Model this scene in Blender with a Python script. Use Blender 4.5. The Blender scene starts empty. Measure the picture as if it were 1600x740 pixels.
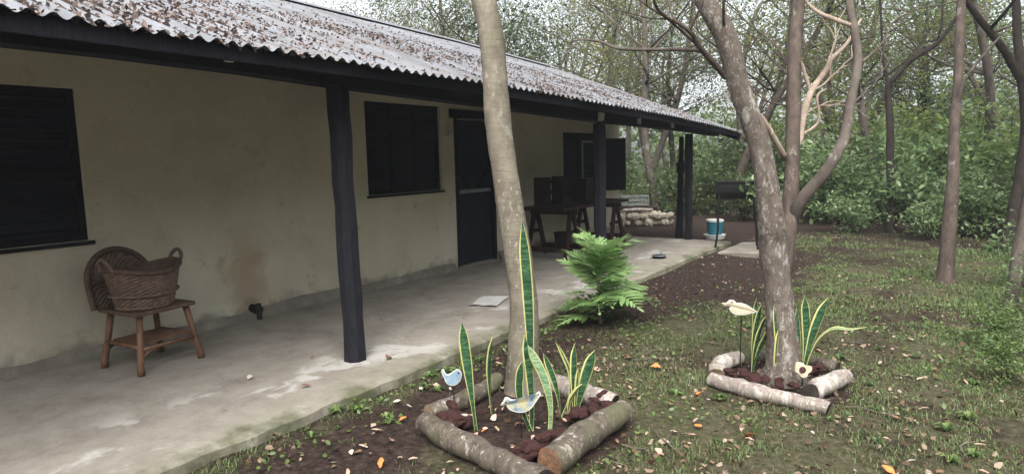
import bpy, math, random
import numpy as np
from mathutils import Vector, Matrix

random.seed(11)
rng = np.random.default_rng(11)
R = math.radians
scene = bpy.context.scene
COL = scene.collection

# ---------------------------------------------------------------- camera, sky, sun, exposure
# X runs along the house away from the camera, Y points from the yard to the house, Z up; veranda floor is z = 0
CAM = Vector((0, 0, 1.65))
yaw, pitch, roll = R(34.475), R(6.805), R(-1.4276)
fwd = Vector((math.cos(yaw) * math.cos(pitch), math.sin(yaw) * math.cos(pitch), -math.sin(pitch)))
right = Vector((math.sin(yaw), -math.cos(yaw), 0))
up = right.cross(fwd)
r2 = right * math.cos(roll) + up * math.sin(roll)
u2 = -right * math.sin(roll) + up * math.cos(roll)
cam_data = bpy.data.cameras.new('camera')
cam = bpy.data.objects.new('camera', cam_data)
COL.objects.link(cam)
mw = Matrix((r2, u2, -fwd)).transposed().to_4x4()
mw.translation = CAM
cam.matrix_world = mw
cam_data.sensor_width = 36
cam_data.lens = 36 * 1023.2 / 1600
cam_data.clip_end = 600
scene.camera = cam

SUN_EL, SUN_AZ = 54, -150          # degrees; azimuth measured from +X towards +Y
world = bpy.data.worlds.new('World')
scene.world = world
world.use_nodes = True
wn = world.node_tree
sky = wn.nodes.new('ShaderNodeTexSky')
sky.sky_type = 'NISHITA'
sky.sun_disc = False
sky.sun_elevation = R(SUN_EL)
sky.sun_rotation = R(90 - SUN_AZ)
sky.air_density = 1.0
sky.dust_density = 4.0
hs = wn.nodes.new('ShaderNodeHueSaturation')
hs.inputs['Saturation'].default_value = 0.30
bg = wn.nodes['Background']
bg.inputs['Strength'].default_value = 0.15
wn.links.new(sky.outputs[0], hs.inputs['Color'])
wn.links.new(hs.outputs[0], bg.inputs['Color'])
sun_data = bpy.data.lights.new('sun', 'SUN')
sun_data.energy = 1.7
sun_data.angle = R(55)
sun_data.color = (1.0, 0.97, 0.93)
sun = bpy.data.objects.new('sun', sun_data)
COL.objects.link(sun)
sd = Vector((math.cos(R(SUN_EL)) * math.cos(R(SUN_AZ)), math.cos(R(SUN_EL)) * math.sin(R(SUN_AZ)), math.sin(R(SUN_EL))))
sun.rotation_euler = sd.to_track_quat('Z', 'Y').to_euler()
sun.location = (0, 0, 20)
vs = scene.view_settings
vs.view_transform = 'Standard'
vs.look = 'None'
vs.exposure = 1.45
vs.gamma = 1
vs.use_curve_mapping = False
scene.cycles.max_bounces = 6
scene.cycles.diffuse_bounces = 3
scene.cycles.glossy_bounces = 2
scene.cycles.transmission_bounces = 3
scene.cycles.transparent_max_bounces = 4

# ---------------------------------------------------------------- noise in numpy
_H = rng.random((256, 256))
def vnoise(x, y, s=1.0, k=0):
    x = np.asarray(x, float) * s + 17.3 * k + 500; y = np.asarray(y, float) * s + 31.7 * k + 500
    xi = np.floor(x).astype(int); yi = np.floor(y).astype(int)
    fx = x - xi; fy = y - yi
    fx = fx * fx * (3 - 2 * fx); fy = fy * fy * (3 - 2 * fy)
    a = _H[xi % 256, yi % 256]; b = _H[(xi + 1) % 256, yi % 256]
    c = _H[xi % 256, (yi + 1) % 256]; d = _H[(xi + 1) % 256, (yi + 1) % 256]
    return (a * (1 - fx) + b * fx) * (1 - fy) + (c * (1 - fx) + d * fx) * fy
def fnoise(x, y, s=1.0, k=0):
    return 0.55 * vnoise(x, y, s, k) + 0.3 * vnoise(x, y, s * 2.1, k + 3) + 0.15 * vnoise(x, y, s * 4.3, k + 5)
def smooth(a, b, x):
    t = np.clip((np.asarray(x, float) - a) / (b - a), 0, 1)
    return t * t * (3 - 2 * t)

SLAB_EDGE, SLAB_END, WALL_Y = 3.567, 12.51, 6.317
BEDS = [(3.48, 2.28, 0.62), (5.13, 1.06, 0.45)]
def gz(x, y):
    x = np.asarray(x, float); y = np.asarray(y, float)
    z = -0.105 + 0.05 * (fnoise(x, y, 0.9, 1) - 0.5) + 0.02 * (vnoise(x, y, 4, 2) - 0.5)
    z = z + 0.018 * smooth(0.5, 0.0, np.abs(y - SLAB_EDGE))
    d = np.hypot(x, y)
    return z + 0.25 * smooth(14, 40, d) * (fnoise(x, y, 0.12, 4))
    
# ---------------------------------------------------------------- mesh helpers
def link(name, me, mats, parent=None, loc=None, smoothf=False):
    o = bpy.data.objects.new(name, me)
    COL.objects.link(o)
    for m in (mats if isinstance(mats, (list, tuple)) else [mats]):
        me.materials.append(m)
    if parent: o.parent = parent
    if loc is not None: o.location = loc
    if smoothf: me.shade_smooth()
    return o
def tag(o, label, cat, group=None, kind=None):
    o['label'] = label; o['category'] = cat
    if group: o['group'] = group
    if kind: o['kind'] = kind
    return o
def empty(name, loc=(0, 0, 0), rz=0.0):
    o = bpy.data.objects.new(name, None)
    COL.objects.link(o); o.location = loc; o.rotation_euler = (0, 0, rz)
    o.empty_display_size = 0.1
    return o
def pym(name, V, F, mi=None):
    me = bpy.data.meshes.new(name)
    me.from_pydata([tuple(map(float, v)) for v in V], [], [tuple(int(i) for i in f) for f in F])
    if mi is not None: me.polygons.foreach_set('material_index', np.asarray(mi, np.int32))
    me.update()
    return me
def npmesh(name, V, F, tint=None):
    V = np.asarray(V, np.float32); F = np.asarray(F, np.int32)
    n, k = F.shape
    me = bpy.data.meshes.new(name)
    me.vertices.add(len(V)); me.vertices.foreach_set('co', V.ravel())
    me.loops.add(n * k); me.loops.foreach_set('vertex_index', F.ravel())
    me.polygons.add(n); me.polygons.foreach_set('loop_start', np.arange(n, dtype=np.int32) * k)
    if tint is not None:
        a = me.attributes.new('tint', 'FLOAT', 'FACE'); a.data.foreach_set('value', np.asarray(tint, np.float32))
    me.update(calc_edges=True); me.validate()
    return me
class MB:
    def __init__(s): s.V = []; s.F = []; s.M = []
    def add(s, V, F, m=0):
        n = len(s.V); s.V += [tuple(v) for v in V]; s.F += [tuple(i + n for i in f) for f in F]; s.M += [m] * len(F)
        return s
    def box(s, a, b, m=0, jit=0.0, rot=None, piv=None):
        V = [(x, y, z) for z in (a[2], b[2]) for y in (a[1], b[1]) for x in (a[0], b[0])]
        if jit: V = [tuple(c + random.uniform(-jit, jit) for c in v) for v in V]
        if rot is not None:
            p = Vector(piv if piv else [(i + j) / 2 for i, j in zip(a, b)])
            V = [tuple(rot @ (Vector(v) - p) + p) for v in V]
        return s.add(V, [(0, 2, 3, 1), (4, 5, 7, 6), (0, 1, 5, 4), (2, 6, 7, 3), (0, 4, 6, 2), (1, 3, 7, 5)], m)
    def bar(s, p, q, w, t, m=0, upv=(0, 0, 1)):
        p = Vector(p); q = Vector(q); d = (q - p).normalized(); u = Vector(upv)
        a = d.cross(u)
        if a.length < 1e-3: a = d.cross(Vector((1, 0, 0)))
        a.normalize(); b = a.cross(d)
        V = [tuple(e + a * sx * w / 2 + b * sy * t / 2) for e in (p, q) for sx, sy in ((-1, -1), (1, -1), (1, 1), (-1, 1))]
        return s.add(V, [(0, 1, 2, 3), (7, 6, 5, 4), (0, 4, 5, 1), (1, 5, 6, 2), (2, 6, 7, 3), (3, 7, 4, 0)], m)
    def tube(s, pts, rad, seg=8, m=0, mcap=None, rough=0.0, flat=1.0):
        V, F, capF = tube_geo(pts, rad, seg, rough, flat)
        n = len(s.V); s.V += [tuple(v) for v in V]
        s.F += [tuple(i + n for i in f) for f in F]; s.M += [m] * len(F)
        s.F += [tuple(i + n for i in f) for f in capF]; s.M += [m if mcap is None else mcap] * len(capF)
        return s
    def build(s, name, mats, parent=None, loc=None, sm=False, bevel=0.0):
        o = link(name, pym(name, s.V, s.F, s.M), mats, parent, loc, sm)
        if bevel:
            b = o.modifiers.new('bevel', 'BEVEL'); b.width = bevel; b.segments = 2; b.limit_method = 'ANGLE'
        return o
def tube_geo(pts, rad, seg=8, rough=0.0, flat=1.0):
    P = [Vector(p) for p in pts]; n = len(P)
    rad = [rad] * n if isinstance(rad, (int, float)) else list(rad)
    d0 = (P[1] - P[0]).normalized()
    a = d0.cross(Vector((0, 0, 1)))
    if a.length < 0.05: a = d0.cross(Vector((1, 0, 0)))
    a.normalize(); V = []; F = []
    prev = d0
    for i in range(n):
        d = ((P[min(i + 1, n - 1)] - P[max(i - 1, 0)])).normalized()
        ax = prev.cross(d)
        if ax.length > 1e-6:
            a = Matrix.Rotation(prev.angle(d), 3, ax.normalized()) @ a
        prev = d
        a = (a - d * a.dot(d)).normalized(); b = d.cross(a)
        for k in range(seg):
            t = 2 * math.pi * k / seg
            r = rad[i] * (1 + (random.uniform(-rough, rough) if rough else 0))
            V.append(P[i] + a * math.cos(t) * r + b * math.sin(t) * r * flat)
    for i in range(n - 1):
        for k in range(seg):
            k2 = (k + 1) % seg
            F.append((i * seg + k, i * seg + k2, (i + 1) * seg + k2, (i + 1) * seg + k))
    return V, F, [tuple(range(seg - 1, -1, -1)), tuple(range((n - 1) * seg, n * seg))]
def spline(pts, sub=4):
    """Catmull-Rom through rows of any width."""
    P = np.asarray(pts, float); out = []
    n = len(P)
    for i in range(n - 1):
        p0, p1, p2, p3 = P[max(i - 1, 0)], P[i], P[i + 1], P[min(i + 2, n - 1)]
        for j in range(sub):
            t = j / sub
            out.append(0.5 * (2 * p1 + (p2 - p0) * t + (2 * p0 - 5 * p1 + 4 * p2 - p3) * t * t + (3 * p1 - p0 - 3 * p2 + p3) * t ** 3))
    out.append(P[-1])
    return np.array(out)
def copy_tree(o, parent=None):
    c = o.copy(); COL.objects.link(c); c.parent = parent
    for ch in list(o.children): copy_tree(ch, c)
    return c
def leaf_cloud(C, size, up_bias=0.5, aspect=0.45, droop=0.0, fold=0.0, hexa=False):
    """One diamond (or six-cornered) leaf per centre, randomly turned; returns V, F."""
    C = np.asarray(C, float); n = len(C)
    size = np.broadcast_to(np.asarray(size, float), (n,)) * rng.uniform(0.65, 1.3, n)
    th = rng.uniform(0, 2 * np.pi, n); el = rng.normal(-droop, 0.55, n)
    d = np.stack([np.cos(th) * np.cos(el), np.sin(th) * np.cos(el), np.sin(el)], 1)
    w = rng.normal(size=(n, 3)); w[:, 2] *= (1 - up_bias)
    w -= d * (w * d).sum(1, keepdims=True); w /= np.linalg.norm(w, axis=1, keepdims=True) + 1e-9
    L = size[:, None]; W = (size * aspect)[:, None]
    nn = np.cross(d, w)
    if hexa:
        V = np.stack([C, C + d * L * .3 + w * W * .5 + nn * L * fold, C + d * L * .7 + w * W * .42 + nn * L * fold * .6, C + d * L - nn * L * .08,
                      C + d * L * .7 - w * W * .42 + nn * L * fold * .6, C + d * L * .3 - w * W * .5 + nn * L * fold], 1).reshape(-1, 3)
        i = np.arange(n)[:, None] * 6
        F = np.concatenate([i + np.array([[0, 1, 2, 3]]), i + np.array([[0, 3, 4, 5]])], 0)
        return V, F
    V = np.stack([C, C + d * L * .45 + w * W * .5, C + d * L, C + d * L * .45 - w * W * .5], 1).reshape(-1, 3)
    return V, np.arange(n)[:, None] * 4 + np.array([[0, 1, 2, 3]])

# ---------------------------------------------------------------- materials
def new_mat(name):
    m = bpy.data.materials.new(name); m.use_nodes = True
    return m, m.node_tree, m.node_tree.nodes['Principled BSDF']
def ramp(nt, stops, interp='LINEAR'):
    r = nt.nodes.new('ShaderNodeValToRGB'); e = r.color_ramp.elements
    r.color_ramp.interpolation = interp
    while len(e) > 1: e.remove(e[0])
    e[0].position = stops[0][0]; e[0].color = (*stops[0][1], 1)
    for p, c in stops[1:]:
        k = e.new(p); k.color = (*c, 1)
    return r
def noise(nt, scale, detail=4, vec=None, rough=0.55, dist=0.0):
    n = nt.nodes.new('ShaderNodeTexNoise'); n.inputs['Scale'].default_value = scale
    n.inputs['Detail'].default_value = detail; n.inputs['Roughness'].default_value = rough
    n.inputs['Distortion'].default_value = dist
    if vec is not None: nt.links.new(vec, n.inputs['Vector'])
    return n
def coords(nt, stretch=(1, 1, 1), kind='Object'):
    t = nt.nodes.new('ShaderNodeTexCoord'); mp = nt.nodes.new('ShaderNodeMapping')
    mp.inputs['Scale'].default_value = stretch
    nt.links.new(t.outputs[kind], mp.inputs['Vector'])
    return mp.outputs[0]
def mix(nt, fac, a, b):
    m = nt.nodes.new('ShaderNodeMix'); m.data_type = 'RGBA'
    for s, v in ((m.inputs[0], fac), (m.inputs[6], a), (m.inputs[7], b)):
        if isinstance(v, (int, float)): s.default_value = v
        elif isinstance(v, tuple): s.default_value = (*v, 1)
        else: nt.links.new(v, s)
    return m.outputs[2]
def math_n(nt, op, a, b=None, clamp=False):
    m = nt.nodes.new('ShaderNodeMath'); m.operation = op; m.use_clamp = clamp
    for s, v in zip(m.inputs, (a, b)):
        if v is None: continue
        if isinstance(v, (int, float)): s.default_value = v
        else: nt.links.new(v, s)
    return m.outputs[0]
def mrange(nt, v, a, b, c=0.0, d=1.0):
    m = nt.nodes.new('ShaderNodeMapRange'); m.interpolation_type = 'SMOOTHSTEP'
    nt.links.new(v, m.inputs[0])
    for i, x in enumerate((a, b, c, d)): m.inputs[i + 1].default_value = x
    return m.outputs[0]
def bump(nt, bs, h, strength=0.4, dist=0.02):
    b = nt.nodes.new('ShaderNodeBump'); b.inputs['Strength'].default_value = strength; b.inputs['Distance'].default_value = dist
    nt.links.new(h, b.inputs['Height']); nt.links.new(b.outputs[0], bs.inputs['Normal'])
def mat(name, stops, scale=6, rough=0.8, detail=5, stretch=(1, 1, 1), bs=30, bstr=0.4, bdist=0.01, metal=0.0, spec=0.3, dist=0.0):
    m, nt, p = new_mat(name)
    v = coords(nt, stretch)
    n = noise(nt, scale, detail, v, 0.6, dist)
    r = ramp(nt, stops)
    nt.links.new(n.outputs['Fac'], r.inputs[0]); nt.links.new(r.outputs[0], p.inputs['Base Color'])
    p.inputs['Roughness'].default_value = rough; p.inputs['Metallic'].default_value = metal
    p.inputs['Specular IOR Level'].default_value = spec
    if bstr:
        n2 = noise(nt, bs, 5, v, 0.6); bump(nt, p, n2.outputs['Fac'], bstr, bdist)
    return m
def leaf_mat(name, stops, rough=0.55, trans=0.35, spec=0.3):
    m, nt, p = new_mat(name)
    at = nt.nodes.new('ShaderNodeAttribute'); at.attribute_name = 'tint'
    oi = nt.nodes.new('ShaderNodeObjectInfo')
    f = math_n(nt, 'ADD', at.outputs['Fac'], math_n(nt, 'MULTIPLY', math_n(nt, 'SUBTRACT', oi.outputs['Random'], 0.5), 0.35), True)
    r = ramp(nt, stops)
    nt.links.new(f, r.inputs[0]); nt.links.new(r.outputs[0], p.inputs['Base Color'])
    p.inputs['Roughness'].default_value = rough; p.inputs['Specular IOR Level'].default_value = spec
    t = nt.nodes.new('ShaderNodeBsdfTranslucent'); nt.links.new(r.outputs[0], t.inputs[0])
    ms = nt.nodes.new('ShaderNodeMixShader'); ms.inputs[0].default_value = trans
    nt.links.new(p.outputs[0], ms.inputs[1]); nt.links.new(t.outputs[0], ms.inputs[2])
    nt.links.new(ms.outputs[0], nt.nodes['Material Output'].inputs['Surface'])
    return m
D = {}
D['dark_wood'] = mat('dark_wood', [(.3, (.009, .0095, .013)), (.6, (.018, .018, .023)), (.8, (.034, .031, .034))], 9, .9, spec=.12, stretch=(6, 6, 1), bs=40, bstr=.5)
D['red_wood'] = mat('red_wood', [(.3, (.016, .008, .007)), (.7, (.036, .018, .015))], 9, .75, spec=.15, stretch=(5, 5, 2), bs=40, bstr=.3)
D['screen'] = mat('screen', [(.3, (.012, .014, .022)), (.7, (.022, .025, .038))], 3, .8, bs=300, bstr=.3, bdist=.002, spec=.15)
D['black'] = mat('black', [(.3, (.008, .008, .008)), (.7, (.02, .019, .018))], 12, .6, bs=60, bstr=.3)
D['iron'] = mat('iron', [(.3, (.005, .005, .005)), (.6, (.010, .009, .009)), (.8, (.022, .014, .010))], 14, .8, bs=80, bstr=.4, spec=.2)
D['cane'] = mat('cane', [(.3, (.085, .042, .024)), (.6, (.15, .08, .045)), (.8, (.21, .12, .07))], 14, .5, stretch=(1, 1, .5), bs=50, bstr=.3)
D['wicker'] = mat('wicker', [(.3, (.075, .05, .038)), (.55, (.14, .095, .07)), (.8, (.20, .14, .105))], 30, .65, bs=120, bstr=.4, bdist=.004)
D['wicker_dark'] = mat('wicker_dark', [(.3, (.055, .033, .024)), (.7, (.12, .075, .052))], 30, .65, bs=120, bstr=.4, bdist=.004)
D['pale'] = mat('pale', [(.3, (.42, .42, .40)), (.7, (.6, .6, .57))], 8, .6, bs=50, bstr=.2)
D['white_paint'] = mat('white_paint', [(.3, (.44, .44, .41)), (.7, (.60, .60, .57))], 20, .55, bs=80, bstr=.2, bdist=.003)
D['frame_metal'] = mat('frame_metal', [(.3, (.16, .17, .18)), (.7, (.28, .29, .3))], 10, .5, bs=50, bstr=.2)
D['bark_smooth'] = None
D['cut_wood'] = mat('cut_wood', [(.3, (.07, .04, .025)), (.6, (.19, .10, .055)), (.8, (.27, .16, .09))], 30, .85, bs=90, bstr=.5)
D['husk'] = mat('husk', [(.25, (.018, .008, .008)), (.5, (.062, .023, .020)), (.75, (.145, .055, .043))], 18, .8, bs=60, bstr=.9, bdist=.02)
D['stone'] = mat('stone', [(.3, (.20, .175, .14)), (.55, (.34, .30, .24)), (.8, (.45, .41, .34))], 5, .9, bs=18, bstr=.8, bdist=.03)
D['teal'] = mat('teal', [(.3, (.015, .10, .14)), (.7, (.025, .15, .19))], 6, .45, bs=40, bstr=.1)
D['twig'] = mat('twig', [(.3, (.07, .055, .042)), (.7, (.17, .14, .11))], 12, .85, bs=40, bstr=.4)
D['log_wood'] = mat('log_wood', [(.3, (.12, .075, .05)), (.7, (.34, .24, .15))], 8, .85, bs=40, bstr=.5)
D['paper'] = mat('paper', [(.3, (.38, .375, .36)), (.7, (.50, .49, .47))], 7, .8, bs=30, bstr=.3)

def bark(name, dark, mid, lichen, lich_amt=0.58, scale=5, rings=False, green=None, soft=.05):
    m, nt, p = new_mat(name)
    v = coords(nt, (1, 1, .55))
    n = noise(nt, scale * 2, 6, v, .65)
    r = ramp(nt, [(.3, dark), (.7, mid)])
    nt.links.new(n.outputs['Fac'], r.inputs[0])
    c = r.outputs[0]
    n2 = noise(nt, scale * 1.6, 7, v, .68, .25)
    c = mix(nt, mrange(nt, n2.outputs['Fac'], lich_amt, lich_amt + soft, 0, .85), c, lichen)
    n4 = noise(nt, scale * 6, 5, v, .6, .2)
    c = mix(nt, mrange(nt, n4.outputs['Fac'], lich_amt + .07, lich_amt + .12, 0, .8), c, lichen)
    if green:
        n3 = noise(nt, 2.2, 4, v, .6)
        c = mix(nt, mrange(nt, n3.outputs['Fac'], .5, .68, 0, .7), c, green)
    nt.links.new(c, p.inputs['Base Color'])
    p.inputs['Roughness'].default_value = .9; p.inputs['Specular IOR Level'].default_value = .15
    vb = coords(nt, (1, 1, .25 if not rings else 6))
    nb = noise(nt, 26 if not rings else 5, 6, vb, .65)
    bump(nt, p, nb.outputs['Fac'], .7, .025 if not rings else .014)
    return m
D['bark_smooth'] = bark('bark_smooth', (.085, .073, .055), (.19, .168, .13), (.26, .24, .195), .55, 4, True, (.12, .11, .07), .16)
D['bark_lichen'] = bark('bark_lichen', (.06, .048, .040), (.15, .125, .104), (.29, .28, .25), .53, 10, False, None, .12)
D['bark_brown'] = bark('bark_brown', (.045, .035, .029), (.115, .09, .074), (.20, .175, .15), .60, 6)
D['bark_dark'] = bark('bark_dark', (.016, .013, .011), (.045, .036, .030), (.075, .068, .058), .64, 5)
D['bark_grey'] = bark('bark_grey', (.055, .045, .037), (.13, .11, .092), (.20, .19, .165), .6, 4)
D['bark_pale'] = bark('bark_pale', (.20, .15, .115), (.37, .30, .24), (.42, .37, .31), .62, 6)
D['log_bark'] = bark('log_bark', (.045, .036, .029), (.14, .118, .092), (.33, .31, .275), .555, 9, False, (.10, .10, .055), .09)
D['log_birch'] = bark('log_birch', (.15, .12, .10), (.33, .29, .25), (.44, .42, .385), .50, 7, False, None, .12)

# plaster
m, nt, p = new_mat('plaster')
v = coords(nt)
n = noise(nt, 1.1, 6, v, .62, .3)
r = ramp(nt, [(.25, (.44, .395, .305)), (.5, (.55, .50, .395)), (.75, (.62, .575, .47))])
nt.links.new(n.outputs['Fac'], r.inputs[0])
n2 = noise(nt, 2.6, 6, v, .7)
c = mix(nt, mrange(nt, n2.outputs['Fac'], .56, .74, 0, .6), r.outputs[0], (.30, .235, .15))
sx = nt.nodes.new('ShaderNodeSeparateXYZ'); nt.links.new(v, sx.inputs[0])
n3 = noise(nt, 3.5, 5, v, .6)
h = math_n(nt, 'ADD', sx.outputs[2], math_n(nt, 'MULTIPLY', math_n(nt, 'SUBTRACT', n3.outputs['Fac'], .5), .5))
c = mix(nt, mrange(nt, h, .04, .20, .75, 0), c, (.22, .19, .155))
# rusty water stain round the drain stub
dx = math_n(nt, 'SUBTRACT', sx.outputs[0], -1.85); dz = math_n(nt, 'MULTIPLY', math_n(nt, 'SUBTRACT', sx.outputs[2], .42), .55)
rr = math_n(nt, 'SQRT', math_n(nt, 'ADD', math_n(nt, 'MULTIPLY', dx, dx), math_n(nt, 'MULTIPLY', dz, dz)))
rr = math_n(nt, 'ADD', rr, math_n(nt, 'MULTIPLY', math_n(nt, 'SUBTRACT', n3.outputs['Fac'], .5), .5))
c = mix(nt, mrange(nt, rr, .08, .40, .5, 0), c, (.28, .17, .09))
nt.links.new(c, p.inputs['Base Color'])
p.inputs['Roughness'].default_value = .92; p.inputs['Specular IOR Level'].default_value = .1
nb = noise(nt, 7, 10, v, .7); bump(nt, p, nb.outputs['Fac'], .45, .05)
D['plaster'] = m

# concrete floor
m, nt, p = new_mat('concrete')
v = coords(nt)
n = noise(nt, 2.6, 10, v, .72, .2)
r = ramp(nt, [(.25, (.15, .13, .115)), (.5, (.245, .222, .19)), (.75, (.32, .295, .255))])
nt.links.new(n.outputs['Fac'], r.inputs[0])
sx = nt.nodes.new('ShaderNodeSeparateXYZ'); nt.links.new(v, sx.inputs[0])
n2 = noise(nt, 1.35, 6, v, .6, .3)
edge = math_n(nt, 'ABSOLUTE', math_n(nt, 'SUBTRACT', sx.outputs[1], 4.05))
em = mrange(nt, edge, .25, .75, 1, 0)
n5 = noise(nt, 9, 6, v, .7)
wmask = math_n(nt, 'MULTIPLY', mrange(nt, math_n(nt, 'ADD', n2.outputs['Fac'], math_n(nt, 'MULTIPLY', n5.outputs['Fac'], .12)), .60, .68), em)
c = mix(nt, math_n(nt, 'MULTIPLY', wmask, .6), r.outputs[0], (.50, .49, .46))
n3 = noise(nt, 3.2, 6, v, .65)
hh = math_n(nt, 'ADD', sx.outputs[1], math_n(nt, 'MULTIPLY', math_n(nt, 'SUBTRACT', n3.outputs['Fac'], .5), 1.0))
c = mix(nt, mrange(nt, hh, 3.45, 4.05, .6, 0), c, (.17, .165, .11))
c = mix(nt, mrange(nt, hh, 3.40, 3.72, .9, 0), c, (.06, .065, .03))
nt.links.new(c, p.inputs['Base Color']); p.inputs['Roughness'].default_value = .85; p.inputs['Specular IOR Level'].default_value = .2
nb = noise(nt, 14, 10, v, .72); bump(nt, p, nb.outputs['Fac'], .6, .02)
D['concrete'] = m

D['concrete_plain'] = mat('concrete_plain', [(.25, (.13, .115, .095)), (.5, (.20, .18, .15)), (.75, (.29, .265, .225))], 4, .9, 8, bs=16, bstr=.6, bdist=.02)
# corrugated iron
m, nt, p = new_mat('corrugated_iron')
v = coords(nt, (1, .25, .25))
n = noise(nt, 5, 5, v, .6)
r = ramp(nt, [(.3, (.145, .15, .16)), (.55, (.22, .225, .24)), (.8, (.29, .30, .315))])
nt.links.new(n.outputs['Fac'], r.inputs[0])
v2 = coords(nt)
n2 = noise(nt, 1.3, 6, v2, .65)
c = mix(nt, mrange(nt, n2.outputs['Fac'], .46, .66, 0, .75), r.outputs[0], (.15, .135, .125))
nt.links.new(c, p.inputs['Base Color']); p.inputs['Roughness'].default_value = .5; p.inputs['Metallic'].default_value = .25
D['iron_sheet'] = m

# ground: dark soil with worn turf
m, nt, p = new_mat('soil_and_turf')
v = coords(nt)
n = noise(nt, 22, 8, v, .7)
soil = ramp(nt, [(.3, (.013, .009, .0075)), (.5, (.032, .022, .018)), (.7, (.075, .053, .042))])
nt.links.new(n.outputs['Fac'], soil.inputs[0])
turf = ramp(nt, [(.3, (.03, .032, .016)), (.5, (.065, .062, .034)), (.72, (.13, .11, .075))])
nt.links.new(n.outputs['Fac'], turf.inputs[0])
at = nt.nodes.new('ShaderNodeAttribute'); at.attribute_name = 'turf'
n2 = noise(nt, 3.5, 6, v, .65)
f = math_n(nt, 'ADD', at.outputs['Fac'], math_n(nt, 'MULTIPLY', math_n(nt, 'SUBTRACT', n2.outputs['Fac'], .5), 1.1))
c = mix(nt, mrange(nt, f, .3, .75), soil.outputs[0], turf.outputs[0])
nt.links.new(c, p.inputs['Base Color']); p.inputs['Roughness'].default_value = .95; p.inputs['Specular IOR Level'].default_value = .1
nb = noise(nt, 30, 8, v, .7); bump(nt, p, nb.outputs['Fac'], .8, .03)
D['ground'] = m

D['grass'] = leaf_mat('grass', [(0, (.15, .12, .075)), (.3, (.13, .135, .062)), (.6, (.105, .145, .055)), (1, (.165, .225, .085))], .6, .3)
D['litter'] = leaf_mat('litter', [(0, (.05, .03, .02)), (.3, (.11, .07, .045)), (.6, (.20, .14, .095)), (.85, (.31, .24, .175)), (1, (.40, .32, .25))], .8, .15, .1)
D['roof_litter'] = leaf_mat('roof_litter', [(0, (.055, .04, .037)), (.5, (.13, .095, .083)), (1, (.25, .19, .16))], .9, .1, .1)
D['olive'] = leaf_mat('olive', [(0, (.09, .105, .035)), (.5, (.165, .18, .06)), (.85, (.24, .24, .085)), (1, (.33, .27, .10))], .6, .55)
D['green'] = leaf_mat('green', [(0, (.06, .105, .035)), (.5, (.135, .21, .065)), (1, (.25, .33, .11))], .4, .5, .5)
D['dark_green'] = leaf_mat('dark_green', [(0, (.028, .05, .018)), (.5, (.07, .105, .038)), (1, (.16, .205, .075))], .38, .45, .55)
D['shrub_green'] = leaf_mat('shrub_green', [(0, (.07, .12, .042)), (.5, (.16, .25, .095)), (.85, (.28, .37, .17)), (1, (.43, .48, .28))], .36, .45, .6)
D['lime'] = leaf_mat('lime', [(0, (.11, .15, .04)), (.5, (.20, .26, .07)), (1, (.31, .35, .11))], .5, .5)
D['fern_green'] = leaf_mat('fern_green', [(0, (.10, .18, .055)), (.5, (.21, .35, .12)), (1, (.34, .47, .21))], .5, .4)
LEAFC = {}
for nm, a, b in (('tan', (.26, .19, .13), (.38, .30, .215)), ('pale', (.38, .32, .26), (.50, .43, .36)), ('orange', (.50, .16, .045), (.60, .24, .075)), ('brown', (.13, .075, .045), (.24, .145, .09)), ('pink', (.38, .22, .17), (.48, .30, .23))):
    LEAFC[nm] = mat('leaf_' + nm, [(.3, a), (.7, b)], 25, .75, bs=60, bstr=.3, bdist=.003)

# ---------------------------------------------------------------- ground and floors
def axis(lo, hi, step, far):
    a = list(np.arange(lo, hi, step)); s = step
    x = hi
    while x < far: a.append(x); s *= 1.25; x += s
    s = step; x = lo - step; b = []
    while x > -far: b.append(x); s *= 1.25; x -= s
    return np.array(b[::-1] + a)
gx, gy = axis(0.5, 17, .11, 170), axis(-5, 5, .11, 170)
GX, GY = np.meshgrid(gx, gy, indexing='ij')
Vg = np.stack([GX.ravel(), GY.ravel(), gz(GX, GY).ravel()], 1)
nx, ny = len(gx), len(gy)
ii, jj = np.meshgrid(np.arange(nx - 1), np.arange(ny - 1), indexing='ij')
b0 = (ii * ny + jj).ravel()
me = npmesh('ground', Vg, np.stack([b0, b0 + ny, b0 + ny + 1, b0 + 1], 1))
def turf(x, y):
    """How grassy the ground is, 0 soil to 1 turf: bare soil along the floor edge, in the beds and in worn patches."""
    x = np.asarray(x, float); y = np.asarray(y, float)
    t = 0.18 + 0.95 * fnoise(x, y, 0.75, 7)
    edge = SLAB_EDGE - y
    t = t * (0.30 + 0.70 * smooth(0.55, 1.9, edge + 0.5 * fnoise(x, y, 1.3, 8) + 0.03 * x))
    t = t + 0.45 * smooth(.36, .10, edge) * smooth(8.5, 5, x) * (edge > 0)
    t = t * (1 - 0.85 * smooth(1.8, .7, np.hypot((x - 9.8) / 2.4, (y - 3.0) / 1.0)))
    for bx, by, br in BEDS: t = t * smooth(br * .85, br * 1.15, np.hypot(x - bx, y - by))
    t = t * (1 - 0.7 * smooth(13.5, 17, np.hypot(x, y)))
    return np.clip(t, 0, 1)
a = me.attributes.new('turf', 'FLOAT', 'POINT')
a.data.foreach_set('value', turf(GX, GY).ravel().astype(np.float32))
g = link('ground', me, D['ground'], smoothf=True); g['kind'] = 'structure'; g['label'] = 'dark soil with worn turf around the house'

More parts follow.
